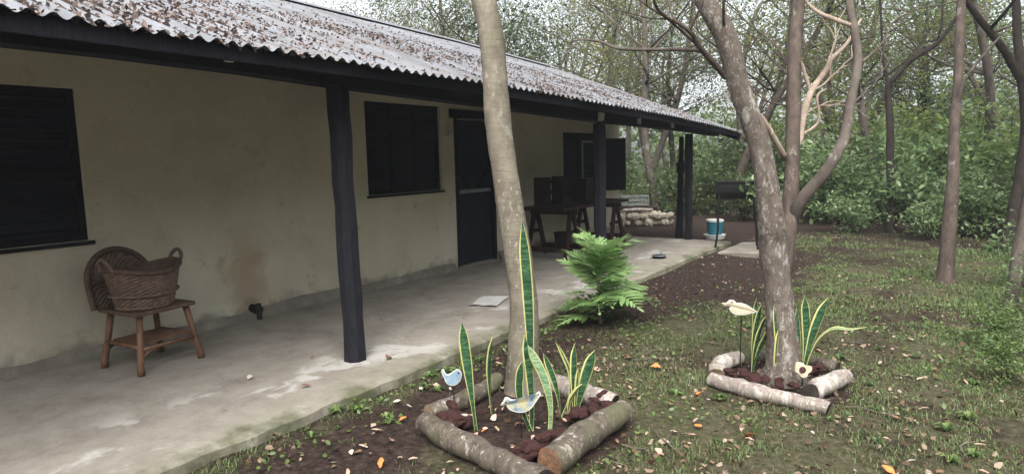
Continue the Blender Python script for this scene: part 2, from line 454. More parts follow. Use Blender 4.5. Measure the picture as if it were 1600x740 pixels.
# veranda floor: cast slab with a ragged outer edge
xs = np.arange(-3, SLAB_END + .01, .09)
V = []; F = []
ys = [0, .05, .16, .5, 1.0, 1.6, 2.2, 2.9]
for x in xs:
    e = SLAB_EDGE + .06 * (float(fnoise(x, 0, 1.2, 9)) - .5) + .035 * (float(vnoise(x, 0, 7, 10)) - .5)
    V.append((x, e - .02, -.28)); V.append((x, e, -.035 + .015 * float(vnoise(x, 3, 4, 1))))
    for k, d in enumerate(ys[1:]):
        V.append((x, e + d - (.0 if k else .01), -.006 * (k == 0) - .004 * float(vnoise(x, k, 2, 3))))
nr = len(ys) + 1
for i in range(len(xs) - 1):
    for k in range(nr - 1):
        F.append((i * nr + k, (i + 1) * nr + k, (i + 1) * nr + k + 1, i * nr + k + 1))
n0 = (len(xs) - 1) * nr
F.append(tuple(range(n0, n0 + nr)) )
V += [(SLAB_END, SLAB_EDGE + 2.9, -.28)]
F[-1] = F[-1] + (len(V) - 1,)
o = link('veranda_floor', pym('veranda_floor', V, F), D['concrete'], smoothf=False); o['kind'] = 'structure'; o['label'] = 'grey concrete veranda floor with worn mossy edge'
b = MB(); b.box((11.35, 2.55, -.3), (12.9, 3.45, -.035), jit=.03)
o = b.build('concrete_pad', D['concrete_plain'], bevel=.015); o['kind'] = 'structure'; o['label'] = 'small concrete pad under the drum grill'

# ---------------------------------------------------------------- the house
house = tag(empty('house', (6, 6.3, 0)), 'long low cream plastered house with corrugated iron roof over a veranda', 'house')
HL = Vector(house.location)
def hb(mb, name, mats, parent=None, sm=False, bevel=0.0):
    """Build in world coordinates, parented so that the part stays in place."""
    par = parent or house
    base = HL if par is house else Vector(par['_base'])
    mb.V = [tuple(Vector(v) - base) for v in mb.V]
    o = mb.build(name, mats, par, sm=sm, bevel=bevel)
    return o
EAVE_Y, RIDGE_Y, ROOF_X0, ROOF_X1 = 3.65, 8.05, -1.6, 13.55
def eave_z(x): return float(np.interp(x, [-2, 1.24, 2.9, 4.85, 7.1, 9.9, 11.8, 13.6], [2.375, 2.375, 2.36, 2.338, 2.29, 2.215, 2.135, 2.04]))
def ridge_z(x): return float(np.interp(x, [-2, 6, 9.75, 13.5], [4.02, 3.93, 3.85, 3.71]))
def roof_z(x, y):
    t = (y - EAVE_Y) / (RIDGE_Y - EAVE_Y)
    return eave_z(x) * (1 - t) + ridge_z(x) * t
openings = [(1.10, 2.63, 1.03, 2.34), (5.95, 7.42, 1.22, 2.43), (7.72, 8.74, -.05, 2.27), (11.0, 12.45, .86, 2.13)]
WT = .2
mb = MB()
cuts = sorted({-1.4, 13.5, *[o[0] for o in openings], *[o[1] for o in openings]})
for x0, x1 in zip(cuts, cuts[1:]):
    zs = [(-.2, None)]
    hole = [o for o in openings if o[0] <= x0 + 1e-6 and o[1] >= x1 - 1e-6]
    segs = [(-.2, 99)] if not hole else [s for s in ((-.2, hole[0][2]), (hole[0][3], 99)) if s[1] - s[0] > .16]
    for za, zb in segs:
        za0 = za
        t0 = min(zb, roof_z(x0, WALL_Y) - .06); t1 = min(zb, roof_z(x1, WALL_Y) - .06)
        V = [(x0, WALL_Y, za0), (x1, WALL_Y, za0), (x1, WALL_Y + WT, za0), (x0, WALL_Y + WT, za0),
             (x0, WALL_Y, t0), (x1, WALL_Y, t1), (x1, WALL_Y + WT, t1), (x0, WALL_Y + WT, t0)]
        mb.add(V, [(0, 1, 5, 4), (1, 2, 6, 5), (2, 3, 7, 6), (3, 0, 4, 7), (4, 5, 6, 7), (3, 2, 1, 0)])
hb(mb, 'front_wall', D['plaster'])
for x in (-1.4, 13.3):
    mb = MB()
    V = [(xx, yy, zz) for xx in (x, x + .2) for yy, zz in ((WALL_Y + WT + .002, -.2), (9.8, -.2), (9.8, 2.9), (RIDGE_Y, ridge_z(x) - .08), (WALL_Y + WT + .002, roof_z(x, WALL_Y + WT) - .08))]
    mb.add(V, [(0, 1, 2, 3, 4), (9, 8, 7, 6, 5)] + [(i, i + 5, (i + 1) % 5 + 5, (i + 1) % 5) for i in range(5)])
    hb(mb, 'gable_wall', D['plaster'])
mb = MB(); mb.box((-1.2, 9.8, -.2), (13.3, 10.0, 2.9)); hb(mb, 'rear_wall', D['plaster'])
mb = MB(); mb.box((-1.2, WALL_Y + WT + .003, -.06), (13.3, 9.8, -.01)); hb(mb, 'inner_floor', D['concrete_plain'])
# rough plinth along the wall foot
def plinth(x0, x1, name='plinth'):
    xs = np.arange(x0, x1, .07); V = []; F = []
    for x in xs:
        h = .035 + .075 * float(fnoise(x, 0, 1.6, 12)) ** 1.3 * 1.4 + .02 * float(vnoise(x, 0, 9, 3))
        d = .018 + .05 * float(fnoise(x, 4, 2.2, 13))
        V += [(x, WALL_Y - d - .03, -.02), (x, WALL_Y - d, h * .55), (x, WALL_Y - d * .35, h), (x, WALL_Y + .005, h + .012)]
    for i in range(len(xs) - 1):
        for k in range(3): F.append((i * 4 + k, i * 4 + 4 + k, i * 4 + 5 + k, i * 4 + 1 + k))
    b = MB(); b.add(V, F); return hb(b, name, D['concrete_plain'])
plinth(-1.4, 7.70); plinth(8.78, 13.5)

def part(parent, name, mats, fn, **kw):
    b = MB(); fn(b); return hb(b, name, mats, parent, **kw)
def subroot(name, mats, fn, **kw):
    o = part(house, name, mats, fn, **kw); o['_base'] = tuple(HL); return o
def window(x0, x1, z0, z1, leaves=2, depth=.07, label=None):
    """A dark framed window: frame as the part, screens, mullion and sill as sub-parts."""
    y = WALL_Y + depth; fw = .055
    def fr(b):
        b.box((x0, y - .03, z1 - fw), (x1, y + .05, z1)); b.box((x0, y - .03, z0), (x1, y + .05, z0 + fw))
        b.box((x0, y - .028, z0 + fw), (x0 + fw, y + .048, z1 - fw)); b.box((x1 - fw, y - .028, z0 + fw), (x1, y + .048, z1 - fw))
    w = subroot('window', D['dark_wood'], fr, bevel=.006)
    if label: w['label'] = label
    n = leaves; wd = (x1 - x0 - 2 * fw) / n
    for k in range(n):
        a = x0 + fw + k * wd
        part(w, 'screen', D['screen'], lambda b: b.box((a + .004, y + .012, z0 + fw), (a + wd - .004, y + .024, z1 - fw)))
        if k:
            part(w, 'mullion', D['dark_wood'], lambda b: b.box((a - .02, y - .02, z0 + fw), (a + .02, y + .035, z1 - fw)))
    ns = int((z1 - z0 - 2 * fw) / .085)
    for k in range(ns):
        zc = z0 + fw + (k + .5) * (z1 - z0 - 2 * fw) / ns
        part(w, 'slat', D['dark_wood'], lambda b: b.bar((x0 + fw + .003, y + .0, zc), (x1 - fw - .003, y + .0, zc), .055, .007, upv=(0, .5, 1)))
    part(w, 'sill', D['dark_wood'], lambda b: b.box((x0 - .03, WALL_Y - .025, z0 - .035), (x1 + .03, WALL_Y + .09, z0 - .003)))
    return w
window(*openings[0][:2], *openings[0][2:], leaves=2)
window(*openings[1][:2], *openings[1][2:], leaves=3)
w3 = window(*openings[3][:2], *openings[3][2:], leaves=2, label='dark window with one shutter swung open')
part(w3, 'casement', D['frame_metal'], lambda b: (b.box((11.80, WALL_Y + .01, 1.2), (11.835, WALL_Y + .035, 1.97)), b.box((11.836, WALL_Y + .01, 1.94), (12.38, WALL_Y + .035, 1.97))))
# open shutter, hinged at the far jamb and swung out past square
sh_rot = Matrix.Rotation(R(-35), 3, 'Z')
def shut(b):
    hp = (12.5, WALL_Y - .01, 0)
    b.box((12.5 , WALL_Y - .045, .93), (13.12, WALL_Y - .012, 2.02), rot=sh_rot, piv=hp)
sh = subroot('shutter', D['dark_wood'], shut, bevel=.004)
def shut_rails(b):
    hp = (12.5, WALL_Y - .01, 0)
    b.box((12.53, WALL_Y - .07, zr), (13.09, WALL_Y - .047, zr + .08), rot=sh_rot, piv=hp)
for zr in (1.0, 1.45, 1.9): part(sh, 'shutter_rail', D['dark_wood'], shut_rails)
# door
x0, x1, z0, z1 = openings[2]
def df(b):
    b.box((x0, WALL_Y - .02, -.02), (x0 + .07, WALL_Y + .14, z1)); b.box((x1 - .07, WALL_Y - .02, -.02), (x1, WALL_Y + .14, z1))
    b.box((x0 - .1, WALL_Y - .03, z1 + .002), (x1 + .1, WALL_Y + .13, z1 + .13))
door = subroot('door', D['dark_wood'], df, bevel=.006); door['label'] = 'dark door with braced screen above a solid panel'
part(door, 'door_panel', D['screen'], lambda b: b.box((x0 + .075, WALL_Y + .05, .0), (x1 - .075, WALL_Y + .085, 1.13)))
part(door, 'screen', D['screen'], lambda b: b.box((x0 + .075, WALL_Y + .068, 1.19), (x1 - .075, WALL_Y + .078, z1 - .01)))
part(door, 'middle_rail', D['frame_metal'], lambda b: b.box((x0 + .072, WALL_Y + .035, 1.135), (x1 - .072, WALL_Y + .09, 1.185)))
for s in (0, 1):
    xa = x0 + .09 if s == 0 else x1 - .09; xb = xa + (.30 if s == 0 else -.30)
    part(door, 'brace', D['dark_wood'], lambda b: b.bar((xb, WALL_Y + .055, 1.20), (xa, WALL_Y + .055, 1.55), .03, .02, upv=(0, 1, 0)))
part(door, 'threshold', D['concrete_plain'], lambda b: b.box((x0, WALL_Y - .05, -.05), (x1, WALL_Y + .16, .022), jit=.008))
# posts: rough squared poles
def post(x, y, w, z1, lean=(0, 0), seed=0, knots=()):
    rs = random.Random(seed); b = MB(); n = 12; rows = []
    for i in range(n + 1):
        t = i / n; z = -.02 + (z1 + .02) * t
        ww = w * (1 + rs.uniform(-.05, .05) + (.10 if i == 0 else 0))
        for kz, ka in knots: ww *= 1 + ka * math.exp(-((z - kz) / .09) ** 2)
        cx = x + lean[0] * t + rs.uniform(-.006, .006); cy = y + lean[1] * t + rs.uniform(-.006, .006)
        h = ww / 2; c = h * .45
        rows.append([(cx + sx, cy + sy, z) for sx, sy in ((-h, -c), (-c, -h), (c, -h), (h, -c), (h, c), (c, h), (-c, h), (-h, c))])
    V = [v for r in rows for v in r]
    F = [(i * 8 + k, i * 8 + (k + 1) % 8, (i + 1) * 8 + (k + 1) % 8, (i + 1) * 8 + k) for i in range(n) for k in range(8)] + [tuple(range(7, -1, -1)), tuple(range(n * 8, n * 8 + 8))]
    b.add(V, F); return hb(b, 'post', D['dark_wood'])
def beam_z(x): return float(np.interp(x, [-2, 2.4, 3.6, 5.5, 8.1, 11.8, 13.5], [2.31, 2.30, 2.25, 2.20, 2.12, 2.06, 2.0]))
post(3.67, 4.16, .165, beam_z(3.67), (-.02, .01), 3, ((1.0, .14), (.55, .06)))
post(8.43, 4.25, .16, beam_z(8.43), (0, 0), 5)
post(12.46, 4.36, .14, beam_z(12.46), (-.02, 0), 7, ((1.3, .06),))
post(-.9, 4.12, .17, 2.31, (0, 0), 9)
# beam in lengths, over the posts
for xa, xb in ((-1.5, 3.67), (3.672, 8.43), (8.432, 13.45)):
    b = MB(); xs = np.linspace(xa, xb, 7); V = []
    for x in xs:
        zb = beam_z(x); zt = roof_z(x, 4.1) - .055
        V += [(x, 4.08, zb), (x, 4.28, zb + .004), (x, 4.28, zt + .05), (x, 4.08, zt)]
    F = [(i * 4 + k, i * 4 + 4 + k, i * 4 + 4 + (k + 1) % 4, i * 4 + (k + 1) % 4) for i in range(6) for k in range(4)] + [(0, 1, 2, 3), (27, 26, 25, 24)]
    b.add(V, F); hb(b, 'beam', D['dark_wood'])
# rafters and their sawn tails
for k, x in enumerate(np.arange(-1.1, 13.5, 1.21)):
    b = MB(); ya = EAVE_Y + .12
    for (yy, zz) in ((ya, roof_z(x, ya)), (RIDGE_Y - .05, roof_z(x, RIDGE_Y - .05))): pass
    b.bar((x, ya, roof_z(x, ya) - .07), (x, RIDGE_Y - .06, roof_z(x, RIDGE_Y - .06) - .07), .06, .075)
    hb(b, 'rafter', D['dark_wood'])
for yy in (EAVE_Y + .09,):
    b = MB(); xs = np.linspace(-1.5, 13.5, 16); V = []
    for x in xs:
        zt = roof_z(x, yy) - .022
        V += [(x, yy - .02, zt - .085), (x, yy + .02, zt - .085), (x, yy + .02, zt), (x, yy - .02, zt)]
    F = [(i * 4 + q, i * 4 + 4 + q, i * 4 + 4 + (q + 1) % 4, i * 4 + (q + 1) % 4) for i in range(15) for q in range(4)] + [(0, 1, 2, 3), (63, 62, 61, 60)]
    b.add(V, F); hb(b, 'eave_batten', D['dark_wood'])
# barge board on the far end of the veranda roof
b = MB(); b.bar((13.5, EAVE_Y + .03, eave_z(13.5) - .09), (13.5, RIDGE_Y, ridge_z(13.5) - .09), .035, .14); hb(b, 'barge_board', D['dark_wood'])

# roof: rear slope carries the loose sheets of the front slope as sub-parts
PITCH, AMP = .105, .0155
def sheet(xa, xb, ya, yb, lift, ov):
    n = int(round((xb - xa) / PITCH * 8)); V = []; F = []
    ysub = 4
    for j in range(ysub + 1):
        y = ya + (yb - ya) * j / ysub
        for i in range(n + 1):
            x = xa + (xb - xa) * i / n
            yy = y + (ov if j == 0 else 0)
            V.append((x, yy, roof_z(x, yy) + lift + AMP * math.cos(2 * math.pi * x / PITCH)))
    for j in range(ysub):
        for i in range(n): F.append((j * (n + 1) + i, j * (n + 1) + i + 1, (j + 1) * (n + 1) + i + 1, (j + 1) * (n + 1) + i))
    b = MB(); b.add(V, F); return b
b = MB()
V = []
for x in (ROOF_X0, 5, 9, ROOF_X1): V += [(x, RIDGE_Y + .01, ridge_z(x) + .005), (x, 10.6, ridge_z(x) - 1.05)]
b.add(V, [(0, 2, 3, 1), (2, 4, 5, 3), (4, 6, 7, 5)])
roof = subroot('roof', D['iron_sheet'], lambda q: q.add(b.V, b.F)); roof['label'] = 'pale corrugated iron roof strewn with dead leaves'
W8 = PITCH * 8; x = ROOF_X0; k = 0; MIDY = 6.1
rs = random.Random(4)
while x < ROOF_X1 - .05:
    xe = min(x + W8 + PITCH * .75, ROOF_X1 + .02)
    ov = rs.uniform(-.035, .03)
    hb(sheet(x, xe, EAVE_Y, MIDY + .12, .012 + .0035 * (k % 2), ov), 'corrugated_sheet', D['iron_sheet'], roof, sm=True)
    hb(sheet(x, xe, MIDY, RIDGE_Y, .022 + .0035 * (k % 2), rs.uniform(-.02, .02)), 'corrugated_sheet', D['iron_sheet'], roof, sm=True)
    x += W8; k += 1
for xa, xb in ((ROOF_X0, 2.0), (1.9, 5.6), (5.5, 9.3), (9.2, 13.56)):
    b = MB(); rows = []
    for x in np.linspace(xa, xb, 8):
        z = ridge_z(x) + .055 + (.004 if xa > 3 and xa < 6 or xa > 9 else 0)
        rows += [(x, RIDGE_Y - .23, z - .075), (x, RIDGE_Y - .1, z - .022), (x, RIDGE_Y - .04, z + .012), (x, RIDGE_Y + .04, z + .012), (x, RIDGE_Y + .1, z - .022), (x, RIDGE_Y + .23, z - .075)]
    F = [(i * 6 + q, i * 6 + 6 + q, i * 6 + 7 + q, i * 6 + 1 + q) for i in range(7) for q in range(5)]
    b.add(rows, F); hb(b, 'ridge_cap', D['iron_sheet'], roof)
# small fittings
part(house, 'lamp_holder', D['pale'], lambda b: b.tube([(2.62, 4.06, 2.36), (2.62, 4.02, 2.36), (2.62, 3.99, 2.34)], [.03, .035, .02], 10))
part(house, 'bracket', D['pale'], lambda b: b.box((8.05, 4.03, 2.13), (8.15, 4.078, 2.23), jit=.006))
part(house, 'bracket', D['pale'], lambda b: b.box((9.35, 4.04, 2.12), (9.40, 4.078, 2.2), jit=.006))
part(house, 'bracket', D['pale'], lambda b: b.box((10.75, 4.04, 2.10), (10.80, 4.078, 2.18), jit=.006))
part(house, 'wall_lamp', D['pale'], lambda b: b.tube([(7.57, WALL_Y, 2.02), (7.57, WALL_Y - .06, 2.02), (7.57, WALL_Y - .09, 2.0)], [.03, .04, .028], 10))
part(house, 'drain_stub', D['black'], lambda b: (b.tube([(4.16, WALL_Y + .02, .11), (4.16, WALL_Y - .14, .10)], .045, 12), b.tube([(4.16, WALL_Y - .12, .17), (4.16, WALL_Y - .13, -.005)], [.028, .028], 8)))

# ---------------------------------------------------------------- leaf litter on the roof
n = 130000
X = rng.uniform(ROOF_X0, ROOF_X1, n); T = rng.random(n)
vi = np.round(X / PITCH - .5)
clump = fnoise(vi * .55, T * 4.7, 2.2, 21) * .62 + fnoise(X, T * 4.7, .8, 22) * .38
dens = np.clip(1.2 * smooth(-.02, .05, T) * smooth(.86, .32, T) + .12, 0, 1) * smooth(.415, .53, clump) + .03
dens = dens * (1 - .55 * smooth(8, 13, X))
keep = rng.random(n) < dens
X, T, vi = X[keep], T[keep], vi[keep]
X = (vi + .5) * PITCH + rng.normal(0, .017, len(X))
Yr = EAVE_Y + T * (RIDGE_Y - EAVE_Y)
Z = np.array([roof_z(x, y) for x, y in zip(X, Yr)]) + AMP * np.cos(2 * np.pi * X / PITCH) + rng.uniform(.013, .028, len(X))
V, F = leaf_cloud(np.stack([X, Yr, Z], 1), .036, .2, .65)
me = npmesh('roof_leaf_litter', V, F, rng.random(len(F)))
o = link('roof_leaf_litter', me, D['roof_litter']); tag(o, 'brown dead leaves caught in the furrows of the iron roof', 'leaf litter', kind='stuff')

# ---------------------------------------------------------------- wicker chair with a basket on it
chair = tag(empty('wicker_chair', (2.73, 5.63, 0), R(6)), 'low cane chair with round woven back against the cream wall', 'chair')
leg_tops = {(-1, -1): (-.20, -.20), (1, -1): (.21, -.20), (-1, 1): (-.19, .2), (1, 1): (.19, .2)}
SEAT = .47
for (sx, sy), (tx, ty) in leg_tops.items():
    fx, fy = tx * 1.32, ty * 1.3
    b = MB(); b.tube([(fx, fy, 0), (fx * .99, fy * .99, .06), ((fx + tx) / 2, (fy + ty) / 2, SEAT / 2), (tx, ty, SEAT)], [.03, .027, .025, .027], 10)
    b.build('leg', D['cane'], chair, sm=True)
b = MB(); b.box((-.27, -.26, SEAT), (.27, .25, SEAT + .035)); b.build('seat', D['wicker_dark'], chair, bevel=.012)
for (pa, pb) in (((-.245, -.24), (.255, -.24)), ((-.235, .24), (.235, .24)), ((-.24, -.24), (-.23, .24)), ((.255, -.24), (.24, .24))):
    b = MB(); z = .2 if pa[0] != pb[0] and abs(pa[1] - pb[1]) < .01 else .22
    b.tube([(pa[0], pa[1], z), (pb[0], pb[1], z)], .017, 8); b.build('stretcher', D['cane'], chair, sm=True)
for sx in (-1, 1):
    for sy in (-1, 1):
        b = MB(); p0 = (sx * .265, sy * .25, .05); p2 = (sx * .09, sy * .243, .19)
        b.tube(spline([p0, (sx * .235, sy * .246, .13), (sx * .17, sy * .244, .175), p2], 3), .010, 6); b.build('brace', D['cane'], chair, sm=True)
b = MB(); b.box((-.20, -.18, .222), (.20, .18, .240)); b.build('shelf', D['cane'], chair)
# round back: hoop and woven panel, leaning to the wall
HR, HX = .275, -.035
def back_pt(u, v_, wv=0.0):
    """u 0..1 along the arch from foot to foot, v_ 0 at the middle line to 1 at the hoop."""
    L1 = .19; tot = 2 * L1 + math.pi * HR; d_ = u * tot
    if d_ < L1: x_, z_ = -HR, .03 + d_
    elif d_ > tot - L1: x_, z_ = HR, .03 + tot - d_
    else:
        t = (d_ - L1) / HR; x_, z_ = -HR * math.cos(t), .03 + L1 + HR * math.sin(t)
    x_ *= v_; z_ = .03 + (z_ - .03) * v_ if abs(x_) < 1e9 else z_
    return (x_ + HX, .21 + .30 * z_ + .05 * (1 - v_) * z_ + wv, SEAT + z_)
b = MB(); b.tube([back_pt(k / 32, 1) for k in range(33)], .026, 8); b.build('back_hoop', D['wicker_dark'], chair, sm=True)
V = []; F = []; na, nr_ = 44, 18
for j in range(nr_ + 1):
    for k in range(na + 1): V.append(back_pt(k / na, .98 * j / nr_, .006 * (1 if (j + k) % 2 else -1)))
for j in range(nr_):
    for k in range(na): F.append((j * (na + 1) + k, j * (na + 1) + k + 1, (j + 1) * (na + 1) + k + 1, (j + 1) * (na + 1) + k))
b = MB(); b.add(V, F); b.build('back_panel', D['wicker'], chair)
# basket
basket = tag(empty('wicker_basket', (2.69, 5.57, SEAT + .037), R(8)), 'oval brown wicker basket with looped handles standing on the cane chair', 'basket')
def basket_shell(inner=0.0):
    V = []; F = []; na, nz = 96, 22
    for j in range(nz + 1):
        t = j / nz
        a_ = .215 + .085 * t ** .8 - inner; c_ = .17 + .055 * t ** .8 - inner; z = .30 * t + .035 * 0
        for k in range(na):
            th = 2 * math.pi * k / na
            wv = .0075 * math.sin(th * 24 + (math.pi if j % 2 else 0)) if not inner else 0
            V.append(((a_ + wv) * math.cos(th), (c_ + wv) * math.sin(th), z + .05 * t * abs(math.cos(th)) ** 2))
    for j in range(nz):
        for k in range(na): F.append((j * na + k, j * na + (k + 1) % na, (j + 1) * na + (k + 1) % na, (j + 1) * na + k))
    F.append(tuple(range(na)))
    return V, F
V, F = basket_shell(); b = MB(); b.add(V, F)
b.build('body', D['wicker'], basket)
V, F = basket_shell(.018); b = MB(); b.add(V, [f[::-1] for f in F]); b.build('lining', D['wicker_dark'], basket)
rim = [(.30 * math.cos(t), .225 * math.sin(t), .30 + .05 * math.cos(t) ** 2) for t in np.linspace(0, 2 * math.pi, 49)]
b = MB(); b.tube(rim, [.020 + .003 * (i % 2) for i in range(49)], 8); b.build('rim', D['wicker_dark'], basket, sm=True)
for z_, (aa, cc) in ((.115, (.272, .21)), (.01, (.225, .178))):
    b = MB(); b.tube([(aa * math.cos(t), cc * math.sin(t), z_ + .014 * math.cos(t) ** 2) for t in np.linspace(0, 2 * math.pi, 49)], .011, 6); b.build('band', D['wicker'], basket, sm=True)
for s in (-1, 1):
    b = MB(); b.tube(spline([(s * .295, -.07, .335), (s * .32, -.06, .40), (s * .33, 0, .435), (s * .32, .06, .40), (s * .295, .07, .335)], 4), .016, 8); b.build('handle', D['wicker'], basket, sm=True)

# ---------------------------------------------------------------- trestle table and what stands on it
table = tag(empty('trestle_table', (10.25, 5.62, 0)), 'dark red wooden table on trestles below the shuttered window', 'table')
b = MB(); ny_ = 4
for k in range(4):
    b = MB(); y0 = -.44 + k * .22; b.box((-1.22, y0 + .003, .80), (1.24, y0 + .217, .845), jit=.004); b.build('plank', D['red_wood'], table)
def trestle(cx, name='trestle'):
    b = MB(); b.bar((cx, -.46, .755), (cx, .42, .755), .075, .085); tr = b.build('trestle_beam', D['red_wood'], table)
    for yy in (-.36, .33):
        for s in (-1, 1):
            b = MB(); b.bar((cx + s * .30, yy + (.0 if yy > 0 else -.04), 0), (cx + s * .035, yy, .77), .075, .05, upv=(0, 1, 0)); b.build('leg', D['red_wood'], tr)
        b = MB(); b.bar((cx - .16, yy + .035, .42), (cx + .16, yy + .035, .42), .02, .06); b.build('tie', D['red_wood'], tr)
    for s in (-1, 1):
        b = MB(); b.bar((cx + s * .26, -.40, .15), (cx + s * .26, .36, .15), .04, .08); b.build('crossbar', D['red_wood'], tr)
trestle(-.85); trestle(.82)
for i, (x_, lab) in enumerate(((9.40, 'tall dark wooden crate standing at the end of the trestle table'), (9.98, 'tall dark wooden crate beside the black box on the trestle table'))):
    c_ = tag(empty('wooden_crate', (x_, 5.80, .847)), lab, 'crate', 'crates on the trestle table')
    b = MB(); b.box((-.10, -.10, 0), (.10, .12, .48)); b.build('body', D['red_wood'], c_, bevel=.006)
    for z in (.03, .20, .37):
        b = MB(); b.box((-.105, -.125, z), (.105, -.102, z + .06)); b.build('slat', D['red_wood'], c_)
bb = tag(empty('black_box', (10.75, 5.75, .847)), 'black box with a small lid standing on the trestle table', 'box')
b = MB(); b.box((-.2, -.16, 0), (.2, .16, .36)); b.build('body', D['black'], bb, bevel=.01)
b = MB(); b.box((-.205, -.165, .362), (.205, .165, .41)); b.build('lid', D['black'], bb, bevel=.008)
st = tag(empty('crossed_stand', (10.22, 5.72, .847)), 'small dark crossed wooden stand on the trestle table', 'stand')
for s in (-1, 1):
    b = MB(); b.bar((s * .14, s * .012, .012), (-s * .12, s * .012, .20), .03, .02, upv=(0, 1, 0)); b.build('leg', D['red_wood'], st)
bag = tag(empty('black_bucket', (10.0, 5.75, 0)), 'black bucket standing on the floor under the trestle table', 'bucket')
b = MB(); b.tube([(0, 0, 0), (0, 0, .02), (0, 0, .33)], [.14, .15, .18], 18); b.build('body', D['black'], bag)
b = MB(); b.tube([(.18 * math.cos(t), .18 * math.sin(t), .33) for t in np.linspace(0, 2 * math.pi, 25)], .012, 6); b.build('rim', D['black'], bag)

# plank leaning behind the end post, and small things on the floor
pl = tag(empty('leaning_plank', (12.72, 4.62, 0)), 'rough dark plank leaning behind the last veranda post', 'plank')
b = MB(); b.tube([(-.02, .02, -.03), (0, 0, .5), (.01, 0, 1.2), (-.02, -.02, 2.0)], [.12, .1, .085, .07], 8, rough=.08, flat=.6); b.build('plank_body', D['dark_wood'], pl)
b = MB(); b.box((-.20, -.1, 1.30), (-.05, .02, 1.5), jit=.01); b.build('box', D['dark_wood'], pl)
pp = tag(empty('white_sheet', (6.02, 4.47, .006), R(20)), 'flat white paper sheet lying on the veranda floor', 'paper')
V = [(x_ * .25 + random.uniform(-.015, .015), y_ * .16 + random.uniform(-.01, .01), .004 + random.uniform(0, .012)) for y_ in np.linspace(-1, 1, 5) for x_ in np.linspace(-1, 1, 6)]
V += [(v_[0], v_[1], v_[2] - .003) for v_ in V]
F = [(j * 6 + i, j * 6 + i + 1, j * 6 + i + 7, j * 6 + i + 6) for j in range(4) for i in range(5)]
F += [tuple(q + 30 for q in f[::-1]) for f in F]
b = MB(); b.add(V, F); b.build('paper', D['paper'], pp)
pan = tag(empty('small_pan', (9.97, 3.97, .0)), 'small dark pan lying on the veranda floor near its far end', 'pan')
b = MB(); b.tube([(0, 0, 0), (0, 0, .012), (0, 0, .045)], [.09, .10, .12], 18); b.build('bowl', D['iron'], pan)
b = MB(); b.tube([(.12 * math.cos(t), .12 * math.sin(t), .047) for t in np.linspace(0, 2 * math.pi, 25)], .008, 6); b.build('rim', D['frame_metal'], pan)
b = MB(); b.bar((.11, .02, .04), (.24, .06, .05), .025, .01); b.build('handle', D['iron'], pan)

# ---------------------------------------------------------------- logs
def log(pts, rad, bark_m, label, group, seg=16, rough=.07, cut='log_wood'):
    s = spline([(*p, r_) for p, r_ in zip(pts, rad)], 5)
    base = Vector(s[0][:3])
    o = tag(empty('log', base), label, 'log', group)
    P = [Vector(p[:3]) - base + Vector((random.gauss(0, .004), random.gauss(0, .004), random.gauss(0, .004))) for p in s]
    s[:, 3] *= 1 + rng.normal(0, .035, len(s))
    V, F, caps = tube_geo(P, [p[3] for p in s], seg, rough)
    b = MB(); b.add(V, F); b.build('bark', bark_m, o, sm=True)
    for c_, idx in zip(caps, (0, -1)):
        d = (P[1] - P[0]).normalized() * -.004 if idx == 0 else (P[-1] - P[-2]).normalized() * .004
        rp = [Vector(V[i]) for i in c_]; ce = sum(rp, Vector()) / len(rp)
        ring2 = [ce + (v_ - ce) * .55 for v_ in rp]; n_ = len(rp)
        b = MB(); b.add([v_ + d * .2 for v_ in rp] + [v_ + d for v_ in ring2] + [ce + d * 1.2],
              [(i, (i + 1) % n_, n_ + (i + 1) % n_, n_ + i) for i in range(n_)] + [(n_ + i, n_ + (i + 1) % n_, 2 * n_) for i in range(n_)])
        b.build('cut_face', D[cut if idx == 0 else 'bark_dark'], o)
    return o
GA, GB = 'logs edging the bed round the smooth grey tree', 'logs edging the bed round the lichen covered tree'
log([(3.02, 2.80, -.03), (2.93, 2.50, -.035), (2.86, 2.15, -.04), (2.76, 1.72, -.04)], [.066, .076, .072, .078], D['log_bark'], 'mossy mottled log edging the smooth grey tree bed on the veranda side corner', GA)
log([(2.94, 1.80, -.02), (3.35, 1.79, -.01), (3.80, 1.76, -.015)], [.085, .088, .075], D['log_bark'], 'dark barked log with orange sawn end edging the smooth grey tree bed', GA, cut='cut_wood')
log([(3.20, 2.92, -.06), (3.60, 2.86, -.05), (3.98, 2.90, -.05)], [.06, .065, .06], D['log_bark'], 'thin pale log behind the snake plants beside the smooth grey trunk', GA)
log([(4.16, 2.58, -.05), (4.05, 2.2, -.045), (3.95, 1.90, -.04)], [.07, .078, .072], D['log_birch'], 'weathered grey log between the smooth grey trunk and the lawn', GA)
log([(4.83, 1.50, -.055), (4.72, 1.2, -.05), (4.68, .95, -.055), (4.66, .66, -.06)], [.052, .060, .052, .048], D['log_birch'], 'long pale bent log with white bark edging the lichen tree bed', GB)
log([(4.84, .80, -.04), (5.08, .73, -.035), (5.36, .66, -.04)], [.062, .068, .060], D['log_birch'], 'short pale log with hollow dark end beside the drooping snake plant', GB, cut='bark_dark')
log([(4.95, 1.50, -.05), (5.18, 1.54, -.045), (5.45, 1.47, -.05)], [.062, .065, .058], D['log_birch'], 'short pale log behind the white bird on a rod', GB)
log([(5.58, 1.36, -.06), (5.68, 1.05, -.055), (5.56, .74, -.05)], [.05, .052, .05], D['log_bark'], 'dark thin log behind the lichen covered trunk', GB)

